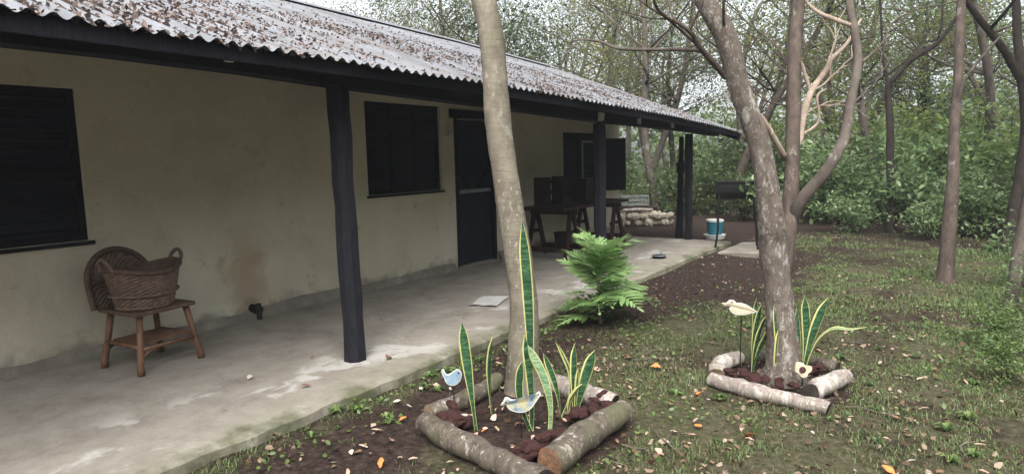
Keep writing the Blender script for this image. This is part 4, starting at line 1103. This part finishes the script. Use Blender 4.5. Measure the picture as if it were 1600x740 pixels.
for (p_, d_, ln_, r_, bk_) in (((5.07, 1.51, 2.52), (-.5, -.2, .8), .9, .014, 'bark_brown'), ((5.12, 1.44, 2.3), (.4, .6, .6), .9, .012, 'bark_brown'), ((4.86, 1.61, 2.41), (-.6, .5, .5), .9, .012, 'bark_brown'), ((4.83, 2.03, 2.45), (.1, .7, .5), .7, .009, 'bark_grey'),
        ((5.88, 1.18, 2.29), (.5, .5, .6), .9, .013, 'bark_brown'), ((5.8, 1.16, 2.0), (.2, .8, .4), .7, .011, 'bark_brown'), ((6.36, 1.02, 2.33), (.5, -.3, .7), .7, .012, 'bark_pale'), ((6.16, 1.09, 2.16), (.5, -.6, .4), .5, .011, 'bark_pale'), ((5.99, 1.12, 1.94), (.6, -.5, .5), .45, .010, 'bark_pale'),
        ((5.96, .72, 2.32), (.6, -.5, .6), .9, .012, 'bark_brown'), ((6.21, .83, 2.88), (.4, -.8, .3), .8, .012, 'bark_brown'), ((5.77, .74, 1.99), (.7, -.3, .6), .5, .010, 'bark_grey')):
    tb_ = []; grow(random.Random(int(p_[0] * 977 + p_[2] * 131)), Vector(p_), Vector(d_), ln_, r_, 0, 1, tb_, [], .1, .3, (3, 4))
    t2l += [([tuple(q_) for q_ in pts_], bk_) for pts_, _l in tb_]
hero('lichen_tree', 'leaning lichen covered tree with several stems in the small log bed', 'tree', None, t2, t2l,
     [((4.82, 2.28, 4.38), (-.2, .5, .8), 2.0, .045), ((6.48, 1.21, 4.89), (.3, .1, 1), 2.0, .035), ((6.88, .87, 4.37), (.6, -.4, .7), 1.8, .02), ((4.92, 1.91, 3.4), (-.8, .1, .7), 1.8, .03)], 'olive', 'bark_lichen', 20, 5)
t3 = [(10.18, .09, -.2, .19), (10.19, .095, -.09, .15), (10.2, .1, -.01, .115), (10.26, .1, .41, .101), (10.42, .09, 1.07, .089), (10.76, .1, 2.17, .069), (11.14, .11, 3.16, .066), (11.33, .11, 3.68, .062), (11.76, .15, 5.08, .055), (12.4, .22, 7.33, .042)]
hero('slender_tree', 'slender straight brown trunk standing alone on the lawn', 'tree', None, t3,
     [([(10.76, .1, 2.2, .034), (10.73, .03, 2.5, .026), (10.71, -.07, 2.69, .021), (10.72, -.22, 2.91, .017), (10.79, -.44, 3.19, .006)], 'bark_grey')],
     [((11.76, .15, 5.08), (.3, -.7, .8), 2.0, .035), ((12.0, .15, 5.9), (.2, .8, .6), 2.0, .035), ((12.4, .22, 7.33), (.2, 0, 1), 1.8, .035)], 'olive', 'bark_brown', 14)
t4 = [(13.5, -.65, -.2, .19), (13.56, -.69, .05, .12), (13.67, -.74, .57, .107), (13.82, -.83, 1.21, .107), (13.97, -.87, 2.05, .107), (14.01, -.76, 2.84, .105)]
hero('forked_tree', 'dark forked tree with crooked boughs at the edge of the woods', 'tree', None, t4,
     [([(14.01, -.79, 2.69, .096), (13.78, -.55, 3.12, .074), (13.52, -.26, 3.53, .063), (13.12, .07, 3.99, .051), (12.72, .42, 4.56, .03)], 'bark_dark'),
      ([(14.02, -.79, 2.74, .085), (14.17, -.68, 3.44, .075), (14.35, -.63, 4.11, .071), (14.58, -.51, 5.44, .04)], 'bark_dark')],
     [((12.72, .42, 4.56), (-.6, .6, .6), 2.2, .03), ((14.58, -.51, 5.44), (0, .2, 1), 2.2, .04), ((13.52, -.26, 3.53), (-.5, -.5, .5), 1.8, .03)], 'olive', 'bark_dark', 12, 8)
t5 = [(8.76, -.49, -.18, .10), (8.81, -.52, .12, .076), (8.89, -.55, .53, .069), (9.0, -.61, 1.01, .066), (9.33, -.71, 1.98, .06), (9.69, -.78, 3.26, .05), (10.02, -.79, 4.71, .036)]
hero('leaning_tree', 'pale leaning trunk rising from the low bushes beside the lawn', 'tree', None, t5, [],
     [((10.02, -.79, 4.71), (.3, -.2, 1), 2.0, .03), ((9.69, -.78, 3.4), (.2, -.8, .5), 1.6, .025)], 'green', 'bark_grey', 12)
t6 = [(16.0, 1.18, -.25, .15), (16.08, 1.21, .33, .123), (16.16, 1.24, 1.04, .096), (16.28, 1.3, 2.1, .082), (16.34, 1.37, 2.92, .075), (16.33, 1.26, 3.15, .061), (16.44, .99, 3.48, .054), (16.55, .55, 3.8, .047), (16.68, .27, 4.23, .033), (16.8, .0, 4.9, .02)]
hero('crooked_tree', 'dark crooked tree with one long bent bough behind the pale green shrubs', 'tree', None, t6,
     [([(16.35, 1.36, 2.92, .048), (16.36, 1.49, 3.6, .034), (16.44, 1.58, 4.55, .027), (16.51, 1.7, 5.64, .014)], 'bark_dark')],
     [((16.55, .55, 3.8), (.2, -.4, .8), 1.6, .025), ((16.51, 1.7, 5.4), (.1, .4, .8), 1.8, .02), ((16.8, .0, 4.9), (.1, -.5, .8), 1.6, .02)], 'olive', 'bark_dark', 10, 9)

# ---------------------------------------------------------------- the woods: countable trees
def proto_tree(seed, H, r0, lean, maxl, leaf, bark_, per, sigma, size, trop, wig, clear, nch=(2, 4)):
    rs = random.Random(seed); tubes = []; tips = []
    trunk = [(0, 0, -.3, r0 * 1.5), (0, 0, .1, r0 * 1.08)]; q_ = Vector((0, 0, .1)); d = Vector((lean[0], lean[1], 1)).normalized()
    n_ = 8
    for i in range(n_):
        d = (d + Vector((rs.gauss(0, .10), rs.gauss(0, .10), .06))).normalized(); q_ = q_ + d * H * .72 / n_
        trunk.append((*q_, r0 * (1 - .6 * (i + 1) / n_)))
    for i in range(2, n_ + 2):
        if trunk[i][2] < clear: continue
        for k in range(rs.choice((1, 2, 2)) if i < n_ + 1 else 3):
            a_ = rs.uniform(0, 6.28); e_ = rs.uniform(.25, 1.0)
            grow(rs, Vector(trunk[i][:3]), Vector((math.cos(a_), math.sin(a_), e_)), H * rs.uniform(.16, .30), trunk[i][3] * .5, 1, maxl, tubes, tips, trop, wig, nch)
    b = MB(); s = spline(trunk, 3); b.tube([q_[:3] for q_ in s], [q_[3] for q_ in s], 9, rough=.05)
    for pts, l_ in tubes: b.tube([q_[:3] for q_ in pts], [max(q_[3], .006) for q_ in pts], 5 if l_ < 2 else 3)
    tm = pym('trunk', b.V, b.F); tm.shade_smooth(); tm.materials.append(D[bark_])
    cm = crown_mesh(tips, per, sigma, size); cm.materials.append(D[leaf])
    return tm, cm, len(tips) * per
KINDS = {
 'feathery': ('tree with fine pale olive foliage and twiggy boughs in the woods', [proto_tree(s, 9.5, .13, (.06, .03), 3, 'olive', 'bark_grey', 12, .40, .085, .03, .26, 2.6) for s in (1, 2)]),
 'bare': ('thin grey tree with sparse leaves and tangled bare twigs in the woods', [proto_tree(s, 8.0, .10, (-.1, .05), 3, 'olive', 'bark_grey', 5, .34, .08, .05, .34, 1.8, (3, 4)) for s in (3, 4)]),
 'dense': ('tall green leaved tree with a full crown in the woods', [proto_tree(s, 10.0, .15, (.03, -.05), 3, 'green', 'bark_brown', 10, .43, .105, .0, .22, 2.8) for s in (5, 6)]),
 'dark': ('dark crooked tree with deep green leaves in the woods', [proto_tree(s, 7.0, .12, (.15, -.1), 3, 'dark_green', 'bark_dark', 9, .38, .095, .02, .32, 1.6) for s in (7,)]),
 'lime': ('small tree with bright yellow green leaves at the edge of the woods', [proto_tree(s, 5.2, .07, (.1, .1), 3, 'lime', 'bark_brown', 8, .34, .10, .02, .30, 1.0) for s in (8,)]),
}
placed = [(16.1, 1.2), (13.6, -.7), (10.2, .1), (8.8, -.5)]
def clear_yard(x, y):
    if x < 14.6 and y > -1.6: return True                     # lawn, veranda and house
    if x < 18.5 and -1.0 < y < 12: return True
    if x < 16.5 and -2.5 < y: return True
    return False
def try_place(x, y, md):
    if clear_yard(x, y) or any((x - a_) ** 2 + (y - b_) ** 2 < md * md for a_, b_ in placed): return False
    placed.append((x, y)); return True
def put_tree(kind, x, y, sc, rz):
    lab, protos = KINDS[kind]; tm, cm, _ = random.choice(protos)
    o = tag(empty('woodland_tree', (x, y, float(gz(x, y))), rz), lab, 'tree', kind + ' trees of the woods behind the house'); o.scale = (sc, sc, sc)
    for nm_, m_ in (('trunk', tm), ('crown', cm)):
        c_ = bpy.data.objects.new(nm_, m_); COL.objects.link(c_); c_.parent = o
rs = random.Random(77)
cnt = 0
for ring, (ra, rb, n_, md) in enumerate(((16, 21, 10, 2.4), (21, 29, 22, 2.5), (29, 40, 32, 2.8))):
    k = 0; tries = 0
    while k < n_ and tries < 3000:
        tries += 1
        th = R(rs.uniform(-16, 46)); r_ = rs.uniform(ra, rb)
        x, y = r_ * math.cos(th), r_ * math.sin(th)
        if not try_place(x, y, md): continue
        deg = math.degrees(th)
        w = {'feathery': 4, 'bare': 2.5, 'dense': 2, 'dark': 2.0, 'lime': 1.2 if deg < 12 else .4}
        if deg > 24: w = {'feathery': 4, 'bare': 4, 'dense': .6, 'dark': .7, 'lime': .2}
        kd = rs.choices(list(w), list(w.values()))[0]
        put_tree(kd, x, y, rs.uniform(.8, 1.25), rs.uniform(0, 6.28)); k += 1; cnt += 1
print('woodland trees', cnt, {k_: [p_[2] for p_ in v_[1]] for k_, v_ in KINDS.items()})

# ---------------------------------------------------------------- shrubs
def proto_shrub(seed, H, Wd, nst, per, size, leaf, aspect=.5):
    rs = random.Random(seed); b = MB(); tips = []
    for k in range(nst):
        a_ = rs.uniform(0, 6.28); tubes = []
        grow(rs, Vector((rs.gauss(0, .1), rs.gauss(0, .1), -.1)), Vector((math.cos(a_) * Wd, math.sin(a_) * Wd, H)), H * .75, .022, 0, 2, tubes, tips, .08, .25, (3, 4))
        for pts, l_ in tubes: b.tube([q_[:3] for q_ in pts], [max(q_[3], .004) for q_ in pts], 5 if l_ == 0 else 3)
        tips += [tuple(q_[:3]) for q_ in tubes[0][0][2:]]
    tips = [t for t in tips if t[2] > .1]
    sm_ = pym('stem', b.V, b.F); sm_.materials.append(D['bark_dark'])
    cm = crown_mesh(tips, per, .24, size, aspect, .6, True, .85); cm.name = 'foliage'; cm.materials.append(D[leaf])
    top_ = max(v_.co.z for v_ in cm.vertices)
    return sm_, cm, top_
SHR = {'pale': ('broad leaved shrub with pale green leaves at the edge of the lawn', [proto_shrub(i, 2.2, .8, 6, 3, .20, 'shrub_green', .46) for i in (21, 22, 28)]),
       'deep': ('dense dark green shrub under the trees of the woods', [proto_shrub(i, 1.8, .9, 6, 4, .14, 'dark_green') for i in (23, 24)]),
       'mid': ('leafy green shrub under the trees of the woods', [proto_shrub(i, 2.0, .9, 6, 4, .14, 'green') for i in (25, 26)]),
       'yellow': ('bushy yellow green shrub under the trees of the woods', [proto_shrub(27, 2.6, .8, 7, 3, .15, 'lime')])}
def put_shrub(kind, x, y, sc, label=None, group=None):
    lab, pr = SHR[kind]; sm_, cm, top_ = random.choice(pr); sc = sc * 2.1 / top_
    o = tag(empty('shrub', (x, y, float(gz(x, y))), random.uniform(0, 6.28)), label or lab, 'shrub', group or kind + ' shrubs'); o.scale = (sc, sc, sc * random.uniform(.85, 1.1))
    for nm_, m_ in (('stem', sm_), ('foliage', cm)):
        c_ = bpy.data.objects.new(nm_, m_); COL.objects.link(c_); c_.parent = o
for x, y, s_ in ((16.9, 2.3, 1.15), (15.7, 1.9, .55), (16.0, .25, .9), (17.8, 1.1, 1.35), (14.9, .45, .45), (15.3, -.4, .7), (18.4, 2.9, 1.2)): put_shrub('pale', x, y, s_)
for x, y, s_ in ((17.6, 4.6, .8), (18.4, 6.3, 1.0), (17.4, 7.6, .5), (18.9, 8.8, 1.0), (19.6, 5.2, 1.4), (14.9, -1.5, .8), (14.2, -2.3, 1.1), (16.6, -1.2, .9), (20.5, 3.6, 1.3), (15.9, 10.6, .9)): put_shrub('deep', x, y, s_)
for x, y, s_ in ((18.3, -.5, 1.4), (19.9, 1.6, 1.2), (16.0, -2.4, 1.3), (21.3, .5, 1.6), (21.6, 6.6, 1.3), (13.2, -1.9, .5), (22.4, 4.4, 1.5)): put_shrub('mid', x, y, s_)
for x, y, s_ in ((19.3, -1.2, 1.8), (20.6, -.3, 1.9), (17.0, -2.9, 1.5), (22.3, 2.2, 1.9), (24.0, 6.0, 2.0)): put_shrub('yellow', x, y, s_)
for x, y, s_, lab in ((6.9, -.36, .30, 'low leafy bush on the lawn beside the pale leaning trunk'), (5.95, -.32, .25, 'low leafy bush growing out of the dead leaves on the lawn'), (8.4, -.75, .36, 'leafy bush hiding the foot of the pale leaning trunk'), (10.2, -.75, .5, 'leafy bush between the slender trunk and the forked tree')):
    put_shrub('pale' if s_ > .3 else 'mid', x, y, s_, lab, 'low bushes beside the lawn')

# far woods with added shade ring, and undergrowth, one mass each
n = 90000
th = np.radians(rng.uniform(-20, 50, n)); r_ = rng.uniform(38, 58, n)
hz = rng.random(n) ** 1.3 * (3.5 + 3.0 * vnoise(np.degrees(th), r_ * 0, .35, 30))
# unseen woods behind the camera, added to block low sky light from the veranda
nb_ = 60000; m_ = 90000 - nb_
th[m_:] = np.radians(rng.uniform(-185, -18, nb_)); r_[m_:] = rng.uniform(13, 22, nb_)
hz[m_:] = rng.random(nb_) * (6.0 + 3.5 * vnoise(np.degrees(th[m_:]), r_[m_:] * 0, .35, 36))
Xw, Yw = r_ * np.cos(th), r_ * np.sin(th)
V, F = leaf_cloud(np.stack([Xw, Yw, gz(Xw, Yw) + hz], 1), .36, .4, .6)
o = link('far_woods_and_shade_ring', npmesh('far_woods_and_shade_ring', V, F, np.clip(.5 * vnoise(np.degrees(th), hz, .8, 31) + .5 * rng.random(n), 0, 1)), D['green']); tag(o, 'far mass of green woods behind the countable trees, with an unseen ring added to shade the veranda', 'woods', kind='stuff')
n = 70000
th = np.radians(rng.uniform(-20, 50, n)); r_ = rng.uniform(13, 38, n)
Xw, Yw = r_ * np.cos(th), r_ * np.sin(th)
ok = np.array([not clear_yard(a_ - .4, b_) for a_, b_ in zip(Xw, Yw)]) & (rng.random(n) < smooth(.35, .6, fnoise(Xw, Yw, .45, 33)) + .12)
Xw, Yw = Xw[ok], Yw[ok]; n = len(Xw)
hz = rng.random(n) ** 1.6 * (.35 + .9 * fnoise(Xw, Yw, .6, 34))
V, F = leaf_cloud(np.stack([Xw, Yw, gz(Xw, Yw) + hz], 1), .15, .5, .5)
o = link('undergrowth', npmesh('undergrowth', V, F, .4 * rng.random(n) + .6 * vnoise(Xw, Yw, .7, 35)), D['green']); tag(o, 'low green undergrowth covering the floor of the woods', 'undergrowth', kind='stuff')

# ---------------------------------------------------------------- grass
def yard(x, y):
    """1 where grass or litter may lie: off the floor slabs."""
    return ((y < SLAB_EDGE - .02) | (x > SLAB_END + .03)) & ~((x > 11.33) & (x < 12.92) & (y > 2.53) & (y < 3.47))
def sample(n, xa, xb, ya, yb):
    return rng.uniform(xa, xb, n), rng.uniform(ya, yb, n)
def blades(x, y, h, w):
    n_ = len(x); th = rng.uniform(0, 2 * np.pi, n_); ln = rng.uniform(.2, 1.0, n_) * h; hh = h * rng.uniform(.45, 1.0, n_)
    b0 = np.stack([x, y, gz(x, y) - .004], 1); d = np.stack([np.cos(th), np.sin(th), np.zeros(n_)], 1); s_ = np.stack([-np.sin(th), np.cos(th), np.zeros(n_)], 1)
    upv = np.array([0, 0, 1.])
    m1 = b0 + d * (ln * .35)[:, None] + upv * (hh * .62)[:, None]; t_ = b0 + d * ln[:, None] + upv * hh[:, None] * .95
    wv = (w * rng.uniform(.6, 1.2, n_))[:, None]
    V = np.stack([b0 - s_ * wv * .4, b0 + s_ * wv * .4, m1 + s_ * wv * .5, m1 - s_ * wv * .5, t_ + s_ * wv * .08, t_ - s_ * wv * .08], 1).reshape(-1, 3)
    i = np.arange(n_)[:, None] * 6
    return V, np.concatenate([i + np.array([[0, 1, 2, 3]]), i + np.array([[3, 2, 4, 5]])], 0)
GV, GF, GT = [], [], []; off = 0
for (n, xa, xb, ya, yb, h0, w0) in ((210000, 1.6, 8, -1.6, 3.56, .036, .0055), (150000, 7, 13.5, -3.5, 3.56, .045, .009), (60000, 12, 19, -4, 9, .07, .014)):
    x, y = sample(n, xa, xb, ya, yb)
    t = turf(x, y); cl = fnoise(x, y, 2.4, 41)
    ok = yard(x, y) & (rng.random(n) < np.clip((t - .24) * 1.4, 0, 1) * smooth(.38, .68, cl + .12 * vnoise(x, y, 9, 6)))
    x, y, t, cl = x[ok], y[ok], t[ok], cl[ok]
    h = h0 * (.45 + 1.1 * vnoise(x, y, 1.7, 42)) * (.6 + .7 * t)
    V, F = blades(x, y, h, np.full(len(x), w0))
    GV.append(V); GF.append(F + off); off += len(V)
    tt = np.clip(.15 + .45 * vnoise(x, y, 1.1, 43) + .25 * cl + rng.normal(0, .16, len(x)), 0, 1); GT.append(np.tile(tt, 2))
o = link('grass', npmesh('grass', np.concatenate(GV), np.concatenate(GF), np.concatenate(GT)), D['grass']); tag(o, 'short worn grass growing in patches over the yard', 'grass', kind='stuff')
# small broad leaved weeds between the grass and along the floor edge
n = 30000
x, y = sample(n, 1.6, 12.5, -2.2, 3.56)
t = turf(x, y); ed = SLAB_EDGE - y
ok = yard(x, y) & (rng.random(n) < smooth(.5, .72, fnoise(x, y, 2.0, 51)) * np.clip(t * 1.0 + .30 * (ed < .5), 0, 1))
x, y = x[ok], y[ok]
V, F = leaf_cloud(np.stack([x, y, gz(x, y) + rng.uniform(.005, .055, len(x))], 1), .036, .75, .62, 0, .08, True)
o = link('weeds', npmesh('weeds', V, F, np.tile(np.clip(rng.normal(.55, .22, len(x)), 0, 1), 2)), D['green']); tag(o, 'small round leaved weeds creeping among the grass', 'weeds', kind='stuff')
# a few larger weed tufts
def weed_proto(seed):
    r0 = np.random.default_rng(seed); n_ = 16
    a_ = r0.uniform(0, 6.28, n_); V = []; F = []
    for k in range(n_):
        d = Vector((math.cos(a_[k]), math.sin(a_[k]), 0)); s_ = Vector((-d.y, d.x, 0)); L = r0.uniform(.05, .10); z = r0.uniform(.02, .07)
        q_ = [Vector((0, 0, 0)), d * L * .5 + s_ * L * .2 + Vector((0, 0, z)), d * L + Vector((0, 0, z * .8)), d * L * .5 - s_ * L * .2 + Vector((0, 0, z))]
        n0 = len(V); V += q_; F.append((n0, n0 + 1, n0 + 2, n0 + 3))
    me = pym('weed', V, F); at_ = me.attributes.new('tint', 'FLOAT', 'FACE'); at_.data.foreach_set('value', r0.random(n_).astype(np.float32)); me.materials.append(D['green']); return me
wp = [weed_proto(i) for i in range(4)]
GW = 'green weed tufts along the veranda floor edge'
for k in range(34):
    x = random.uniform(2.4, 6.2); y = SLAB_EDGE - abs(random.gauss(.12, .16)) - .03
    o = bpy.data.objects.new('weed_tuft', random.choice(wp)); COL.objects.link(o); o.location = (x, y, float(gz(x, y))); o.rotation_euler = (0, 0, random.uniform(0, 6)); s_ = random.uniform(.35, .9); o.scale = (s_, s_, s_)
    tag(o, 'green weed tuft growing along the mossy edge of the veranda floor', 'weed', GW)
GW = 'green weed tufts on the lawn'
for k in range(60):
    x, y = random.uniform(2.8, 9), random.uniform(-.6, 1.9)
    if any(math.hypot(x - bx, y - by) < br * 1.2 for bx, by, br in BEDS) or float(turf(x, y)) < .3: continue
    o = bpy.data.objects.new('weed_tuft', random.choice(wp)); COL.objects.link(o); o.location = (x, y, float(gz(x, y))); o.rotation_euler = (0, 0, random.uniform(0, 6)); s_ = random.uniform(.4, .9); o.scale = (s_, s_, s_)
    tag(o, 'green weed tuft growing in the open lawn', 'weed', GW)

# ---------------------------------------------------------------- fallen leaves
def dead_leaf(seed, wd=.42):
    rs = random.Random(seed); V = []; F = []; n_ = 6; curl = rs.uniform(-.35, .5); tw = rs.uniform(-.6, .6)
    for i in range(n_ + 1):
        t = i / n_; w_ = wd * math.sin(math.pi * (t * .9 + .05)) ** .8 * .5
        z = .16 * math.sin(math.pi * t) * curl + .04
        for s in (-1, 0, 1): V.append((t - .5 + rs.uniform(-.02, .02), s * w_ * math.cos(tw * t) * rs.uniform(.75, 1.15), z + abs(s) * w_ * (.45 + .3 * curl) * rs.uniform(.4, 1.5) + s * w_ * math.sin(tw * t) * .4))
    V += [(v_[0], v_[1], v_[2] - .012) for v_ in V]; m0 = 3 * (n_ + 1)
    for i in range(n_):
        for s in (0, 1):
            f = (i * 3 + s, i * 3 + s + 1, i * 3 + s + 4, i * 3 + s + 3); F += [f, tuple(q_ + m0 for q_ in f[::-1])]
    return V, F
shapes = [dead_leaf(i, w_) for i, w_ in ((1, .5), (2, .62), (3, .4), (4, .72), (5, .34), (8, .55), (13, .66))]
LM = {}
for nm_, m_ in LEAFC.items():
    LM[nm_] = []
    for V, F in shapes:
        me = pym('fallen_leaf', V, F); me.materials.append(m_); me.shade_smooth(); LM[nm_].append(me)
COLN = {'tan': 'tan', 'pale': 'pale cream', 'orange': 'bright orange', 'brown': 'dark brown', 'pink': 'pinkish'}
def in_bed(x, y):
    for k, (bx, by, br) in enumerate(BEDS):
        if math.hypot(x - bx, y - by) < br * .82: return k
    return -1
def place_word(x, y):
    k = in_bed(x, y)
    if k == 0: return 'inside the log bed of the smooth grey tree'
    if k == 1: return 'inside the log bed of the lichen covered tree'
    if y > SLAB_EDGE: return 'on the concrete veranda floor'
    if SLAB_EDGE - y < 1.2: return 'on the dark soil along the veranda floor'
    return 'on the worn grass of the lawn'
def put_leaf(x, y, c_, s_, z=None):
    o = bpy.data.objects.new('fallen_leaf', random.choice(LM[c_])); COL.objects.link(o)
    o.location = (x, y, (float(gz(x, y)) + .018 if z is None else z) + random.uniform(0, .012)); o.scale = (s_,) * 3
    o.rotation_euler = (random.gauss(0, .3), random.gauss(0, .3), random.uniform(0, 6.28))
    pw = place_word(x, y); tag(o, COLN[c_] + ' fallen leaf lying ' + pw, 'leaf', COLN[c_] + ' leaves ' + pw)
orange = [(3.30, 1.92, .085), (3.98, 1.32, .075), (4.95, 2.00, .08), (3.35, .98, .08), (2.55, 2.72, .10), (2.62, 2.25, .07), (2.9, 2.35, .06), (3.08, 3.05, .07), (4.0, 1.0, .09), (3.9, .25, .075), (3.55, .05, .07), (5.3, 1.75, .06), (4.6, 1.52, .06), (2.4, 2.5, .07), (3.2, 2.45, .05), (3.75, 1.95, .05)]
for x, y, s_ in orange: put_leaf(x, y, 'orange', s_)
for x, y, c_, s_ in ((2.9, 4.5, 'pale', .06), (3.82, 3.92, 'brown', .09), (3.0, 3.95, 'brown', .07), (5.2, 4.2, 'brown', .05), (6.6, 4.0, 'brown', .05), (3.5, 4.5, 'brown', .04), (2.4, 4.05, 'tan', .05), (4.7, 4.9, 'brown', .04)): put_leaf(x, y, c_, s_, .012)
k = 0
while k < 232:
    # nearest ground gets most
    t = random.random() ** 1.25; dst = 3.0 + 4.2 * t; an = R(random.uniform(-4, 52)); x, y = dst * math.cos(an), dst * math.sin(an)
    if y > SLAB_EDGE - .04 or x < 1.9: continue
    if float(vnoise(x, y, 1.4, 61)) < random.uniform(.15, .6): continue
    c_ = random.choices(['tan', 'pale', 'brown', 'pink'], [4, 2.2, 2.6, 2.4])[0]
    put_leaf(x, y, c_, random.uniform(.028, .07)); k += 1
for k in range(34):
    bx, by, br = BEDS[0] if k < 24 else BEDS[1]
    a_ = random.uniform(0, 6.28); q_ = br * .78 * math.sqrt(random.random()); x, y = bx + q_ * math.cos(a_), by + q_ * math.sin(a_)
    put_leaf(x, y, random.choices(['tan', 'pale', 'pink', 'brown'], [3, 4, 2, 1])[0], random.uniform(.03, .07))
n = 16000
x, y = sample(n, 1.7, 15, -3, 3.55)
ok = yard(x, y) & (rng.random(n) < smooth(.3, .65, fnoise(x, y, 1.1, 62)) * (.25 + .75 * smooth(12, 4, np.hypot(x, y))))
x, y = x[ok], y[ok]
V, F = leaf_cloud(np.stack([x, y, gz(x, y) + rng.uniform(.008, .03, len(x))], 1), rng.uniform(.016, .05, len(x)), .7, .68, 0, .16, True)
o = link('leaf_litter', npmesh('leaf_litter', V, F, np.tile(rng.random(len(x)), 2)), D['litter']); tag(o, 'small dry leaf scraps scattered over the soil and grass', 'leaf litter', kind='stuff')
for k in range(26):
    dst = random.uniform(3.2, 7.5); an = R(random.uniform(-3, 40)); x, y = dst * math.cos(an), dst * math.sin(an)
    if y > SLAB_EDGE - .15 or in_bed(x, y) >= 0: continue
    L_ = random.uniform(.12, .38); a_ = random.uniform(0, 6.28); d = Vector((math.cos(a_), math.sin(a_), 0)); e_ = Vector((-d.y, d.x, 0))
    if y + abs(d.y) * L_ > SLAB_EDGE - .05: continue
    pw = place_word(x, y)
    o = tag(empty('fallen_twig', (x, y, float(gz(x, y)))), 'thin brown fallen twig lying ' + pw, 'twig', 'fallen twigs ' + pw)
    pts = [d * L_ * t + e_ * random.gauss(0, .012) + Vector((0, 0, .012 + random.uniform(0, .015))) for t in (0, .3, .55, .8, 1)]
    b = MB(); b.tube(pts, [.005, .0045, .004, .003, .002], 5); b.build('stem', D['twig'], o)
    b = MB(); b.tube([pts[2], pts[2] + d * L_ * .2 + e_ * random.choice((-1, 1)) * L_ * .22 + Vector((0, 0, .012))], [.003, .0015], 4); b.build('side_twig', D['twig'], o)
tris = sum(len(m_.polygons) * 2 for m_ in bpy.data.meshes)
print('TRIS', tris, 'OBJ', len(bpy.data.objects))

# ---------------------------------------------------------------- thin bluish volume added to lift the dark tones
b = MB(); b.box((-176, -176, -1.4), (176, 176, 16)); hz_ = b.build('haze', [])
hm = bpy.data.materials.new('haze'); hm.use_nodes = True; hn = hm.node_tree; hn.nodes.clear()
pv = hn.nodes.new('ShaderNodeVolumePrincipled'); ho = hn.nodes.new('ShaderNodeOutputMaterial')
pv.inputs['Color'].default_value = (.90, .94, 1.0, 1); pv.inputs['Density'].default_value = .0016; pv.inputs['Anisotropy'].default_value = .2
hn.links.new(pv.outputs[0], ho.inputs['Volume']); hz_.data.materials.append(hm); hz_['kind'] = 'stuff'; hz_['label'] = 'thin bluish haze volume added to lift the dark tones'; hz_['category'] = 'haze'
